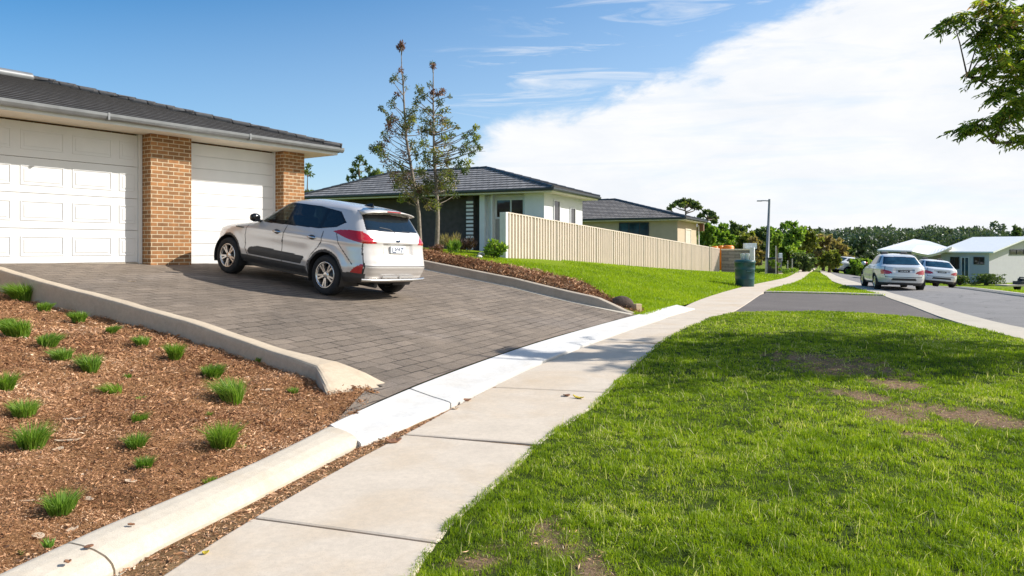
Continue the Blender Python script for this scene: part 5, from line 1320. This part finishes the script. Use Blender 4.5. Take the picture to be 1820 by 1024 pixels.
BT=[('deep green round tree just right of the tan house, above the fence end',1252,470,398,52,58,LF_GREEN),('bright green bushy tree behind the orange drums',1283,470,393,58,60,LF_GREEN),('grey green thin-topped tree behind the bright green bushy tree',1304,470,389,30,66,LF_DARK),
('olive tree between the orange drums and the lamp pole',1322,472,412,46,60,LF_OLIVE),('brown tinged bush left of the lamp pole',1340,478,420,38,56,LF_BROWN),('dark tree just left of the lamp pole, over the white end post',1352,472,406,44,72,LF_DARK),
('large round green tree right of the lamp pole, tallest of the verge trees',1402,484,386,72,53,LF_GREEN),('dense olive tree on the right flank of the large round tree',1432,484,404,62,56,LF_OLIVE),('brown leaved tree midway between the lamp pole and the silver hatchback',1463,484,418,48,60,LF_BROWN),
('dark low bush near the far end of the footpath',1428,486,452,44,51,LF_DARK),('olive and brown bush right of the far footpath end',1488,484,428,52,62,LF_BROWN),('low green bush beside the second path',1474,486,446,46,56,LF_OLIVE),('dark green bush at the right end of the row of verge trees',1506,484,440,36,64,LF_DARK)]
BT+=[('dense dark tree filling the gap behind the orange drums, left of the lamp pole',1316,470,402,56,78,LF_DARK),('pale olive tree crown low behind the boundary wall',1300,472,416,46,70,LF_OLIVE),('dark green tree behind the lamp pole, its crown on both sides of it',1368,474,405,60,80,LF_GREEN),('dark tree behind the brown leaved tree, below the wooded ridge',1450,476,410,56,84,LF_DARK),('green tree crown just above the roof corner of the tan house',1246,466,402,44,76,LF_GREEN)]
for lab,px,py,top,w_,Y,mm in BT: bg_tree(lab,px,py,top,w_,Y,mm,3000 if w_>40 else 1800)
bg_tree('light lime green sapling tied to a stake beside the lamp pole',1381,490,412,30,45,LF_LIME,900,name='sapling',lobes=6,group=None)
bg_tree('dark tree with a reddish tinge behind the gable roof at the right edge',1808,470,398,30,95,LF_DARK,1600,group=None)
bg_tree('low hedge along the far verge left of the silver hatchback',1532,482,462,60,58,LF_GREEN,1400,'hedge','hedge',8,group=None)
bg_tree('dark shrub row at the foot of the pale gabled house',1752,503,488,62,57,LF_DARK,1500,'shrub','foundation_shrub',8,.09,group=None)
bg_tree('dark shrub under the wing windows of the pale gabled house',1705,503,491,50,57.2,LF_DARK,1000,'shrub','foundation_shrub',6,.09,group=None)
for i,(px,py,Y,lab) in enumerate(((1352,490,45.5,'weedy clump at the foot of the lamp pole'),(1392,491,46,'weedy clump right of the dark cabinet'),(1405,489,47,'weedy clump below the round tree'))):
    bush('weeds',lab,'weeds',px,py,Y,1.0,.45,LF_GREEN,260,.07,.25,1.0,False,group='weeds on the verge')
# far wooded ridge: one mass
def forest():
    C=[];U=[];rn=[];LL=[]
    for _ in range(330):
        Y=RNG.uniform(125,205); px=RNG.uniform(1200,2150); X=(px-910)/F*Y
        top=np.interp(px,[1200,1300,1440,1560,1700,1800,2150],[418,416,414,404,409,412,412])+RNG.normal(0,4.5)+ (Y-125)*-.04+4
        zt=H+(HY-top)/F*Y; g=hz(X,Y); h=zt-g; w=RNG.uniform(3.5,6.5)
        n=420; d=RNG.normal(size=(n,3)); d/=np.linalg.norm(d,axis=1)[:,None]
        sub=11; cs=RNG.normal(size=(sub,3))*np.array([w*.30,w*.30,h*.26])+np.array([X,Y,g+h*.55]); cs[:,2]=np.minimum(cs[:,2],zt-.7); k=RNG.integers(sub,size=n)
        q=cs[k]+d*np.array([w*.24,w*.24,h*.13])*RNG.random((n,1))**.45; q[:,2]=np.clip(q[:,2],g,zt+.8); C.append(q); U.append(d+RNG.normal(0,.5,(n,3)))
        tone=RNG.normal(0,.15); tn=RNG.normal(0,.1,sub); rn.append(np.clip(.42+tone+tn[k]+RNG.normal(0,.14,n),0,1)); LL.append(np.full(n,.0026*Y))
    C=np.concatenate(C); L=np.concatenate(LL)*RNG.uniform(.6,1.3,len(C))
    tag(leaf_mesh('forest',C,L,L*.55,np.concatenate(U),LF_FOREST,None,np.concatenate(rn),.1),kind='stuff')
forest()
# tree on the right whose branches reach into the picture
def big_tree():
    Y=12.2; base=Vector((11.6,12.4,0)); g=hz(base.x,base.y)
    t=thing('shade_tree','leafy tree at the right edge whose drooping fern-like branches hang into the sky','tree',(base.x,base.y,g))
    LF=leaf_mat('feathery_leaf',[(0,(.022,.04,.022)),(.35,(.13,.20,.025)),(.72,(.30,.38,.04)),(.93,(.52,.48,.06)),(1,(.50,.25,.14))],.55)
    vis=[(1662,36),(1678,30),(1700,38),(1711,66),(1728,60),(1733,82),(1755,93),(1744,36),(1771,16),(1799,27),(1771,74),(1804,63),(1804,90),(1722,128),(1738,123),(1769,128),(1793,148),(1744,167),(1771,164),(1799,175),(1766,202),(1812,191),(1711,221),(1695,227),(1730,224),(1799,243),(1812,246),(1725,10),(1750,4),(1785,110),(1815,120),(1790,200),(1780,45),(1815,40),(1812,8),(1757,60),(1752,214),(1785,186)]
    cl=[]
    for px,py in vis: cl.append(np.array(PD(px+(32 if px<1770 else 12),py,Y+RNG.uniform(-.35,.35))-Vector((base.x,base.y,g))))
    nv=len(cl)
    for _ in range(300):
        d=RNG.normal(size=3); d/=np.linalg.norm(d); r=RNG.random()**.38
        p=np.array([11.5,12.5,6.3])+d*r*np.array([4.4,2.3,2.9])-np.array([base.x,base.y,g])
        wx,wy,wz=p[0]+base.x,p[1]+base.y,p[2]+g
        px=910+F*wx/wy; py=HY-(wz-H)/wy*F
        if px<1835 and py>-15: continue
        if wx<7.6 and py>-150: continue
        if wx-1.4*wz<1.3 or (wx-1.4*wz<2.2 and RNG.random()<.5): continue
        cl.append(p)
    m=MB(); m.tube([(0,0,-.1),(.03,0,1.0),(.0,.05,2.2),(-.15,.05,3.2),(-.2,.1,5.2),(-.2,0,7)],[.21,.17,.145,.125,.08,.03],12)
    forks=[Vector((-.15,.05,3.0)),Vector((-.18,.08,4.0)),Vector((-.2,.1,5.0)),Vector((-.2,.05,6.0))]
    C=[];U=[];rn=[];LL=[]
    mains=[]
    for tgt in ((-3.6,-.1,3.35),(-3.9,.1,4.5),(-3.3,.2,5.3),(-3.5,-.6,6.2),(2.8,.5,4.6),(2.5,-1.0,5.8),(0,1.8,5.4),(-1,-1.8,5.6),(-1.5,1.5,6.6),(1.5,1.2,7.2),(-2,-.3,7.6)):
        tg=Vector(tgt); f=min(forks,key=lambda q:abs(q.z-tg.z+.9)); mid=f.lerp(tg,.5)+Vector((0,0,.25)); m.tube([f,mid,tg],[.065,.045,.014],7); mains.append([f.lerp(mid,.5),mid,mid.lerp(tg,.5),tg])
    mp=[p for q in mains for p in q]
    for i,c in enumerate(cl):
        cv=Vector(c); q=min(mp,key=lambda p:(p-cv).length); mid=q.lerp(cv,.55)+Vector((0,0,.06)); m.tube([q,mid,cv],[.014,.010,.004],5,cap=False)
        rad=.24 if i<nv else .42; n=230 if i<nv else 120
        # fern-like sprays: leaflets hang on both sides of short drooping stalks
        sp=10 if i<nv else 6; tone=RNG.normal(.06,.14)
        for s in range(sp):
            a=RNG.uniform(0,6.28); dr=Vector((math.cos(a)-.35,math.sin(a)*.8,RNG.uniform(-.55,.35))).normalized(); ln=rad*RNG.uniform(.7,1.25); st=cv+Vector(RNG.normal(0,rad*.28,3)); k=n//sp
            u=np.linspace(.05,1,k); P_=np.array(st)[None]+np.array(dr)[None]*(u*ln)[:,None]; P_[:,2]-=.30*ln*u*u
            sd=np.array(dr.cross(Vector((0,0,1))).normalized()); sg=np.where(np.arange(k)%2==0,1,-1)[:,None]
            uu=sd[None]*sg*.9+np.array(dr)[None]*.55+RNG.normal(0,.22,(k,3)); uu[:,2]-=.55
            L=(.058 if i<nv else .085)*RNG.uniform(.7,1.25,k)
            C.append(P_+uu*L[:,None]*.8+RNG.normal(0,.012,(k,3))); U.append(uu); LL.append(L); rn.append(np.clip(.45+tone+RNG.normal(0,.2,k),0,1))
    L=np.concatenate(LL); leaf_mesh('crown',np.concatenate(C),L,L*.26,np.concatenate(U),LF,t,np.concatenate(rn),.12); m.build('trunk',M_BARK2,t)
big_tree()

# ------------------------------------------------------------------ grass
LF_GRASS=leaf_mat('lawn_blade',[(0,(.085,.14,.005)),(.35,(.20,.30,.009)),(.75,(.36,.46,.018)),(.93,(.50,.54,.07)),(1,(.72,.66,.36))],.42,.5)
LF_GRASS2=leaf_mat('slope_blade',[(0,(.15,.24,.006)),(.4,(.27,.38,.010)),(.85,(.38,.48,.016)),(1,(.50,.50,.08))],.4,.5)
def blades(name,X,Y,Z,hh,ww,matl,tone,parent=None,lean=.55,kind='stuff'):
    n=len(X); a=RNG.uniform(0,6.283,n); tx,ty=np.cos(a),np.sin(a); b=RNG.uniform(0,6.283,n); le=np.abs(RNG.normal(0,lean,n))*hh
    P0=np.c_[X,Y,Z-.006]; D=np.c_[np.cos(b)*le,np.sin(b)*le,np.zeros(n)]; S=np.c_[tx*ww,ty*ww,np.zeros(n)]
    up=np.c_[np.zeros(n),np.zeros(n),hh]
    M1=P0+.55*up+.32*D; T=P0+up*np.sqrt(np.clip(1-(le/hh)**2*.35,.3,1))[:,None]+D
    V=np.stack([P0-S,P0+S,M1+S*.72,M1-S*.72,T],1).reshape(-1,3); i=np.arange(n)*5
    q=np.stack([i,i+1,i+2,i+3],-1); tr=np.stack([i+3,i+2,i+4],-1)
    o=mesh_np(name,V,[q,tr],matl,parent,rnd=np.repeat(np.clip(tone,0,1),5))
    return tag(o,kind=kind) if kind else o
def scatter(poly,bb,n0,dens):
    X=RNG.uniform(bb[0],bb[1],n0); Y=RNG.uniform(bb[2],bb[3],n0); k=in_poly(X,Y,poly)&(RNG.random(n0)<dens(X,Y)); return X[k],Y[k]
def in_view(X,Y,m=40): 
    px=910+F*X/np.maximum(Y,.1); e=m+1.7*F/np.maximum(Y,1); return (px>-e)&(px<1820+e)&(Y>2.6)
def verge_grass():
    poly=[(p[0]-.04,p[1]) if i<len([q for q in SRs if q[1]<17.6]) else p for i,p in enumerate(LAWN_R)]
    XX=[];YY=[]
    for (y0,y1,d) in ((2.6,3.1,9000),(3.1,4.6,17000),(4.6,6.5,11000),(6.5,9,6000),(9,12.5,3200),(12.5,19,1700)):
        bb=(-.8,min(11,.75*y1+2.4),y0,y1); n0=int(d*(bb[1]-bb[0])*(y1-y0))
        X,Y=scatter(poly,bb,n0,lambda X,Y:np.where(in_view(X,Y),1,0)*(1-.84*bare(X,Y))*np.clip(.82+.36*vnoise(X,Y,11,9)+.32*vnoise(X,Y,30,10),.06,1)); XX.append(X);YY.append(Y)
    X=np.concatenate(XX);Y=np.concatenate(YY); n=len(X)
    hh=(.028+.008*vnoise(X,Y,3,5)+.010*vnoise(X,Y,18,6)).clip(.010,.07)*RNG.uniform(.55,1.35,n)*(1-.6*bare(X,Y)); ww=np.maximum(.0022,.00042*Y)*RNG.uniform(.7,1.2,n)
    tone=.44+.13*vnoise(X,Y,1.5,1)+.12*vnoise(X,Y,6,2)+.13*vnoise(X,Y,24,7)+RNG.normal(0,.13,n)+np.where(RNG.random(n)<.05+.10*np.clip(vnoise(X,Y,4,14),0,1),.5,0)+.35*bare(X,Y)*RNG.random(n)
    dead=RNG.random(n)<.0028*np.clip(7/Y,0,1); hh=np.where(dead,RNG.uniform(.06,.12,n),hh); tone=np.where(dead,1.0,tone)
    tag(blades('verge_grass',X,Y,lawn_z(X,Y),hh,ww,LF_GRASS,tone,None,.8),kind='stuff'); return n
NB=verge_grass()
def slope_grass():
    XX=[];YY=[]
    for (y0,y1,d) in ((16.5,21,1000),(21,26,620),(26,33,330),(33,45,150)):
        bb=(-9 if y1<30 else 2,18,y0,y1); n0=int(d*(bb[1]-bb[0])*(y1-y0))
        X,Y=scatter(LAWN_L,bb,n0,lambda X,Y:np.where((edge_dist(X,Y)<12)&in_view(X,Y),1,0)); XX.append(X);YY.append(Y)
    X=np.concatenate(XX);Y=np.concatenate(YY); n=len(X)
    hh=.075*RNG.uniform(.5,1.3,n); ww=.00042*Y*RNG.uniform(.7,1.2,n)
    tone=.45+.14*vnoise(X,Y,.8,21)+.10*vnoise(X,Y,3,22)+RNG.normal(0,.15,n)
    blades('slope_grass',X,Y,hgt(X,Y),hh,ww,LF_GRASS2,tone)
    X,Y=scatter(ISL,(7,23,25,50),90000,lambda X,Y:np.clip(28/Y,.2,1)**2); n=len(X)
    blades('island_grass',X,Y,hgt(X,Y)+.01,.07*RNG.uniform(.5,1.3,n),.00042*Y,LF_GRASS2,.55+.15*vnoise(X,Y,.9,31)+RNG.normal(0,.15,n))
    X,Y=scatter(RG,(15,34,15,60),120000,lambda X,Y:np.clip(24/Y,.15,1)**2*in_view(X,Y)); n=len(X)
    blades('right_lawn_grass',X,Y,hgt(X,Y)+.02,.08*RNG.uniform(.5,1.3,n),.00042*Y,LF_GRASS2,.5+.15*vnoise(X,Y,.9,33)+RNG.normal(0,.15,n))
slope_grass()
# ------------------------------------------------------------------ shredded bark on the bed and the bank
LF_CHIP=leaf_mat('bark_shred',[(0,(.16,.068,.030)),(.35,(.40,.205,.10)),(.7,(.61,.37,.215)),(.93,(.79,.55,.35)),(1,(.86,.71,.54))],.0,.9)
def chips(name,X,Y,Z,L,asp,tone,tilt=.35):
    n=len(X); a=RNG.uniform(0,6.283,n); U=np.c_[np.cos(a),np.sin(a),RNG.normal(0,tilt,n)]
    return tag(leaf_mesh(name,np.c_[X,Y,Z],L,L*asp,U,LF_CHIP,None,tone,.1),kind='stuff')
def mulch():
    XX=[];YY=[]
    for (y0,y1,d) in ((2.5,2.9,8000),(2.9,4.5,19000),(4.5,6.5,11000),(6.5,9,5200),(9,13,2200)):
        bb=(-10,-1.2,y0,y1); n0=int(d*8.8*(y1-y0)); X,Y=scatter(BED,bb,n0,lambda X,Y:np.where(in_view(X,Y),1,0)); XX.append(X);YY.append(Y)
    X=np.concatenate(XX);Y=np.concatenate(YY); n=len(X)
    L=np.exp(RNG.normal(math.log(.0072),.5,n)).clip(.003,.036)*np.clip(Y/5,.8,1.8); tone=.40+.10*vnoise(X,Y,2.2,41)+.10*vnoise(X,Y,7,42)+RNG.normal(0,.16,n)+np.where(RNG.random(n)<.02,.4,0)
    chips('mulch',X,Y,bed_z(X,Y)+np.abs(RNG.normal(0,.012,n))+.003,L,RNG.uniform(.12,.4,n),tone,.5)
    # dirt gutter between kerb and slabs
    Yg=RNG.uniform(3.2,8.6,7000); u=RNG.random(7000)**1.3; xa=np.interp(Yg,[p[1] for p in DL],[p[0] for p in DL]); xb=np.interp(Yg,SLs[:,1],SLs[:,0]); Xg=xa+.03+(xb-xa+.0)*u
    chips('gutter_litter',Xg,Yg,.008+np.abs(RNG.normal(0,.004,7000)),np.exp(RNG.normal(math.log(.008),.5,7000)),.3,.5+RNG.normal(0,.2,7000),.25)
    # the bank beside the drive
    n=26000; A=resample(BANK_IN,400);B=resample(BANK_OUT,400); k=RNG.integers(400,size=n); u=RNG.random(n)
    p=A[k]*(1-u)[:,None]+B[k]*u[:,None]; s=k/399*np.hypot(*np.diff(RWL,axis=0).T).sum(); tt=np.clip((s-.35)/1.2,0,1)
    z=hgt(p[:,0],p[:,1])+tt*(.20+.20*np.sin(np.minimum(1,u*1.25)*math.pi/2)-.34*np.maximum(0,u-.8)/.2)
    o=chips('bank_litter',p[:,0],p[:,1],z+np.abs(RNG.normal(0,.04,n)),np.exp(RNG.normal(math.log(.035),.4,n)),.22,.36+.16*vnoise(p[:,0],p[:,1],2,51)+RNG.normal(0,.2,n),.7)
mulch()
def straw():
    n=110000; X=RNG.uniform(-.6,9.5,n); Y=RNG.uniform(3.2,12.5,n); k=in_poly(X,Y,LAWN_R)&in_view(X,Y)&(RNG.random(n)<bare(X,Y)); X,Y=X[k],Y[k]; n=len(X)
    o=chips('dry_thatch',X,Y,lawn_z(X,Y)-.004+np.abs(RNG.normal(0,.006,n)),np.exp(RNG.normal(math.log(.012),.4,n)),.14,.55+RNG.normal(0,.22,n),.3)
straw()
# ------------------------------------------------------------------ grass tufts in the bed
LF_TUFT=leaf_mat('tuft_blade',[(0,(.06,.13,.014)),(.4,(.14,.26,.03)),(.8,(.27,.40,.06)),(1,(.42,.46,.14))],.4,.45)
TUFTS=[(11,512,24,'yellow green tuft at the left edge, where the upper kerb enters the picture'),(40,535,48,'broad tuft against the upper kerb, second from the left edge'),(78,553,34,'low tuft just right of the broad tuft beside the upper kerb'),(140,572,36,'upright tuft in shade line below the upper kerb, left of a small round tuft'),(196,592,30,'small round tuft below the upper kerb, third from the right along it'),(253,614,32,'small tuft below the upper kerb, second from the right along it'),(311,638,36,'tuft nearest the middle of the upper kerb, rightmost of the row along it'),(377,672,50,'grey green flattened tuft in the upper right of the bed'),
(8,580,26,'half tuft cut by the left edge, above the widest low tuft'),(32,598,66,'widest low tuft near the left edge'),(84,616,52,'flat broad tuft right of the widest low tuft'),(111,642,48,'dense rounded tuft below the flat broad tuft'),(161,661,44,'lopsided tuft with one tall side in the middle row of the bed'),(227,672,20,'thin dark spiky tuft with one long blade'),(201,698,56,'splayed bright tuft below the thin spiky tuft'),(8,698,46,'leafy tuft cut by the left edge beside a pale patch'),(43,740,62,'dense dark green tuft with yellow side at the left of the bed'),(250,712,28,'faint little tuft below the splayed bright tuft'),(246,748,46,'sparse sprawling tuft in the middle of the bed'),(414,716,58,'wide bright tuft nearest the splayed kerb end'),(371,739,20,'tiny sprig left of the wide bright tuft'),(395,797,68,'largest bright green tuft, a tall dome above the rolled kerb'),(430,797,20,'tiny sprig at the right foot of the largest tuft'),(57,800,66,'tall tuft beside two pale bark strips near the left edge'),(242,798,44,'neat dark tuft, upper of the two in the middle near the rolled kerb'),(256,833,42,'neat dark tuft, lower of the two in the middle near the rolled kerb'),(373,858,44,'thin yellow green tuft at the edge of the rolled kerb'),(108,910,76,'nearest big tuft, low in the picture'),(233,896,18,'tiny yellow sprig beside a pale chip near the rolled kerb'),(459,642,22,'weed sprig hugging the garden side of the upper kerb'),(522,697,30,'low weed line in the corner under the splayed kerb end'),(140,985,32,'weed in the joint between two lengths of rolled kerb'),(38,982,14,'lone sprig at the bottom left corner')]
for px,py,wpx,lab in TUFTS:
    if py==985: x,y,z=(-2.33,3.72,.11)
    elif py in (697,642) and px>450: x,y,z=ray_to(px,py,bed_z)
    else: x,y,z=ray_to(px,py,bed_z)
    w=wpx/F*y; dense=not any(k in lab for k in ('thin','sparse','faint','sprig','weed'))
    n=int(np.clip(420*(w/.2),110,900)) if dense else int(np.clip(150*(w/.2),40,300))
    h=w*(.80 if dense else .5)*(.75 if 'low' in lab or 'flat' in lab else 1)
    r=w*.24*RNG.random(n)**.5; a=RNG.uniform(0,6.283,n); X=r*np.cos(a); Y=r*np.sin(a)
    le=(r/(w*.24))*.75+RNG.normal(0,.15,n); hh=h*RNG.uniform(.55,1.12,n); b=a+RNG.normal(0,.5,n); ww=np.maximum(.0028,.00055*y)*RNG.uniform(.7,1.3,n)
    hh*=RNG.uniform(.85,1.15); lx,ly=RNG.normal(0,.22,2)
    t_=RNG.uniform(0,6.283,n); S=np.c_[np.cos(t_)*ww,np.sin(t_)*ww,np.zeros(n)]; P0=np.c_[X,Y,np.full(n,-.01)]; D=np.c_[np.cos(b),np.sin(b),np.zeros(n)]*(le*hh*.85)[:,None]+np.c_[lx*hh,ly*hh,np.zeros(n)]; up=np.c_[np.zeros(n),np.zeros(n),hh]
    M1=P0+.55*up+.35*D; T=P0+up*(1-.25*np.abs(le))[:,None]+D
    V=np.stack([P0-S,P0+S,M1+S*.8,M1-S*.8,T],1).reshape(-1,3); i=np.arange(n)*5
    tone=(.62 if 'yellow' in lab or 'bright' in lab else (.36 if 'dark' in lab or 'grey' in lab else .48))+RNG.normal(0,.16,n)
    o=mesh_np('grass_tuft',V,[np.stack([i,i+1,i+2,i+3],-1),np.stack([i+3,i+2,i+4],-1)],LF_TUFT,None,rnd=np.repeat(np.clip(tone,0,1),5))
    o.location=(x,y,z); tag(o,lab,'grass tuft','grass tufts in the mulch bed')
# strips of bark, stones and fallen leaves one can point to
M_CHIPW=mat('pale_bark',(.55,.42,.29),.9,.15,14,.3,60); M_LEAFB=mat('dead_leaf',(.26,.12,.06),.8,.3,20); M_LEAFY=mat('yellow_leaf',(.50,.38,.03),.7,.2,20)
def chunk(name,px,py,lp,wp,ang,matl,lab,cat,fn=None,curl=.12,grp=None,zz=None):
    x,y,z=ray_to(px,py,fn or bed_z); L=lp/F*y/2; W=wp/F*y/2*1.6
    n=6; vs=[];m=MB()
    for k in range(n+1):
        u=-1+2*k/n; w=W*(1-abs(u)**3*.75)*(1+RNG.normal(0,.08)); zc=.010+curl*L*(u*u)+RNG.normal(0,.001)
        vs+=[(u*L,-w,zc+.2*curl*L),(u*L,w,zc+.2*curl*L),(u*L,w*.9,zc-.006),(u*L,-w*.9,zc-.006)]
    fs=[(0,3,2,1),(4*n,4*n+1,4*n+2,4*n+3)]
    for k in range(n):
        a=4*k;b=a+4; fs+=[(a,a+1,b+1,b),(a+1,a+2,b+2,b+1),(a+2,a+3,b+3,b+2),(a+3,a,b,b+3)]
    m.add(vs,fs); o=m.build(name,matl); o.location=(x,y,z); o.rotation_euler=(RNG.normal(0,.08),RNG.normal(0,.08),ang); return tag(o,lab,cat,grp)
GB='pale bark strips on the mulch'
for a in ((120,785,40,8,.35,'longest pale bark strip right of the tall left tuft'),(103,800,18,10,.9,'short blunt pale bark piece below the longest strip'),(132,746,34,8,.5,'forked pale bark strip in the left middle of the bed'),(55,892,34,8,.55,'pale bark strip left of the nearest big tuft'),(158,889,26,7,-.5,'pale bark strip right of the nearest big tuft'),(473,694,24,10,0.0,'flat white chip near the splayed kerb end'),(232,857,20,14,.2,'broad pale chip below the two neat dark tufts'),(68,955,18,14,1.2,'orange brown bark lump at the lower left'),(128,943,22,7,.9,'slim pale bark strip above the kerb joint')):
    chunk('bark_strip',a[0],a[1],a[2],a[3],a[4],M_CHIPW,a[5],'bark',None,.1,GB)
pz=lambda x,y:np.full(np.atleast_1d(x).shape,.02)
kz=lambda x,y:np.full(np.atleast_1d(x).shape,.115)
for a in ((700,786,28,9,.3,M_LEAFB,'curled red brown leaf on the path beside the layback lip'),(678,783,14,6,.8,M_CHIPW,'pale scrap beside the curled red brown leaf'),(831,712,14,8,-.3,M_LEAFB,'small brown leaf at the lip of the layback'),(1007,704,12,9,.5,M_LEAFB,'brown leaf near the right edge of the path'),(1028,708,22,5,-.6,M_LEAFY,'yellow leaf at the lawn edge of the path'),(366,984,12,5,.2,M_LEAFY,'yellow fallen leaf on the nearest path slabs'),(809,727,12,5,.2,M_CHIPW,'pale brown scrap on the path below the layback lip')):
    chunk('fallen_leaf',a[0],a[1],a[2],a[3],a[4],a[5],a[6],'leaf',pz,.25,'fallen leaves on the path')
for a in ((120,1000,12,7,.5,M_LEAFB,'dark dead leaf on the nearest length of rolled kerb'),(158,973,16,6,.2,M_LEAFB,'brown leaf at the joint of the rolled kerb'),(233,934,12,4,.1,M_LEAFB,'dark twig bit on top of the rolled kerb')):
    chunk('kerb_leaf',a[0],a[1],a[2],a[3],a[4],a[5],a[6],'leaf',kz,.04,'litter on the rolled kerb')
chunk('drive_straw',233,501,18,2.5,-.25,M_CHIPW,'pale straw lying on the drive near the wide garage door','straw',hgt,.05)
# ------------------------------------------------------------------ light, sky, camera
SUN=Vector((.98*math.cos(R(35)),.19*math.cos(R(35)),math.sin(R(35)))).normalized()
sl=bpy.data.lights.new('sun','SUN'); sl.energy=4.9; sl.angle=R(.55); sl.color=(1,.95,.87)
so=bpy.data.objects.new('sun',sl); link(so); so.rotation_euler=SUN.to_track_quat('Z','Y').to_euler()
wd=bpy.data.worlds.new('World'); SC.world=wd; wd.use_nodes=True
nt=wd.node_tree; bg=nt.nodes['Background']
sk=nd(nt,'ShaderNodeTexSky',sky_type='NISHITA'); sk.sun_disc=False; sk.sun_elevation=R(35); sk.sun_rotation=math.atan2(SUN.x,SUN.y); sk.air_density=1.0; sk.dust_density=.25; sk.ozone_density=2.5
tc=nd(nt,'ShaderNodeTexCoord'); sp=nd(nt,'ShaderNodeSeparateXYZ'); nt.links.new(tc.outputs['Generated'],sp.inputs[0])
az=math_(nt,'ARCTAN2',sp.outputs[0],sp.outputs[1]); el=math_(nt,'ARCSINE',sp.outputs[2])
cv=nd(nt,'ShaderNodeCombineXYZ'); nt.links.new(az,cv.inputs[0]); nt.links.new(math_(nt,'MULTIPLY',el,2.6),cv.inputs[1])
v=cv.outputs[0]
n1_=noise(nt,v,3.2,9,.62,.5); n2_=noise(nt,v,1.7,4,.5); n3_=noise(nt,v,7.5,8,.62,.3)
# cloud bank: its upper edge climbs to the right
edge=math_(nt,'ADD',.158,math_(nt,'MULTIPLY',math_(nt,'ADD',az,.03),.34))
edge=math_(nt,'ADD',edge,math_(nt,'MULTIPLY',math_(nt,'SUBTRACT',n1_,.5),.17))
edge=math_(nt,'ADD',edge,math_(nt,'MULTIPLY',math_(nt,'SUBTRACT',n3_,.5),.10))
mr=nd(nt,'ShaderNodeMapRange',interpolation_type='SMOOTHSTEP'); nt.links.new(math_(nt,'SUBTRACT',edge,el),mr.inputs[0]); mr.inputs[1].default_value=-.010; mr.inputs[2].default_value=.030
left=nd(nt,'ShaderNodeMapRange',interpolation_type='SMOOTHSTEP'); nt.links.new(az,left.inputs[0]); left.inputs[1].default_value=-.16; left.inputs[2].default_value=.0
bank=math_(nt,'MULTIPLY',mr.outputs[0],left.outputs[0])
# thin streaks of blue inside the bank, low down
cs=nd(nt,'ShaderNodeCombineXYZ'); nt.links.new(math_(nt,'MULTIPLY',az,.8),cs.inputs[0]); nt.links.new(math_(nt,'MULTIPLY',el,7.0),cs.inputs[1])
st=ramp(nt,noise(nt,cs.outputs[0],3.0,7,.6,.6),[(.30,.66),(.48,1)])
bank=math_(nt,'MULTIPLY',bank,st)
# small wisps
wp=ramp(nt,noise(nt,cs.outputs[0],5.2,8,.62,.8),[(.53,0),(.72,.8)])
wb_=nd(nt,'ShaderNodeMapRange',interpolation_type='SMOOTHSTEP'); nt.links.new(math_(nt,'ABSOLUTE',math_(nt,'SUBTRACT',math_(nt,'SUBTRACT',el,edge),.05)),wb_.inputs[0]); wb_.inputs[1].default_value=.13; wb_.inputs[2].default_value=.02
wisps=math_(nt,'MULTIPLY',math_(nt,'MULTIPLY',wp,wb_.outputs[0]),left.outputs[0])
cl=math_(nt,'MAXIMUM',bank,wisps)
hz_=nd(nt,'ShaderNodeMapRange',interpolation_type='SMOOTHSTEP'); nt.links.new(el,hz_.inputs[0]); hz_.inputs[1].default_value=.16; hz_.inputs[2].default_value=-.02
cl=math_(nt,'MAXIMUM',cl,math_(nt,'MULTIPLY',hz_.outputs[0],.25))
SKY=.105
skyc=nd(nt,'ShaderNodeVectorMath',operation='MULTIPLY'); nt.links.new(sk.outputs[0],skyc.inputs[0]); skyc.inputs[1].default_value=(.34,.80,1.06)
sh=ramp(nt,n3_,[(.3,(6.0,6.25,6.6)),(.62,(6.75,6.8,6.9))])
vf=math_(nt,'ADD',.04,math_(nt,'MULTIPLY',math_(nt,'ADD',az,.6),.30))
vf=math_(nt,'ADD',vf,math_(nt,'MULTIPLY',math_(nt,'SUBTRACT',.27,el),1.5))
vc=nd(nt,'ShaderNodeClamp'); nt.links.new(vf,vc.inputs[0]); vc.inputs[1].default_value=.0; vc.inputs[2].default_value=.62
veil=mixc(nt,vc.outputs[0],skyc.outputs[0],(5.6,6.1,6.6))
mx=mixc(nt,cl,veil,sh)
nt.links.new(mx,bg.inputs[0]); bg.inputs[1].default_value=SKY
cd=bpy.data.cameras.new('camera'); cd.sensor_width=36; cd.lens=36*F/1820; cd.shift_y=(HY-512)/1820; cd.clip_start=.05; cd.clip_end=4000
co=bpy.data.objects.new('camera',cd); link(co); co.location=(0,0,H); co.rotation_euler=(R(90),0,0)
SC.camera=co
SC.view_settings.view_transform='Standard'; SC.view_settings.look='None'; SC.view_settings.exposure=EXPO; SC.view_settings.gamma=1
SC.cycles.max_bounces=6; SC.cycles.transparent_max_bounces=8
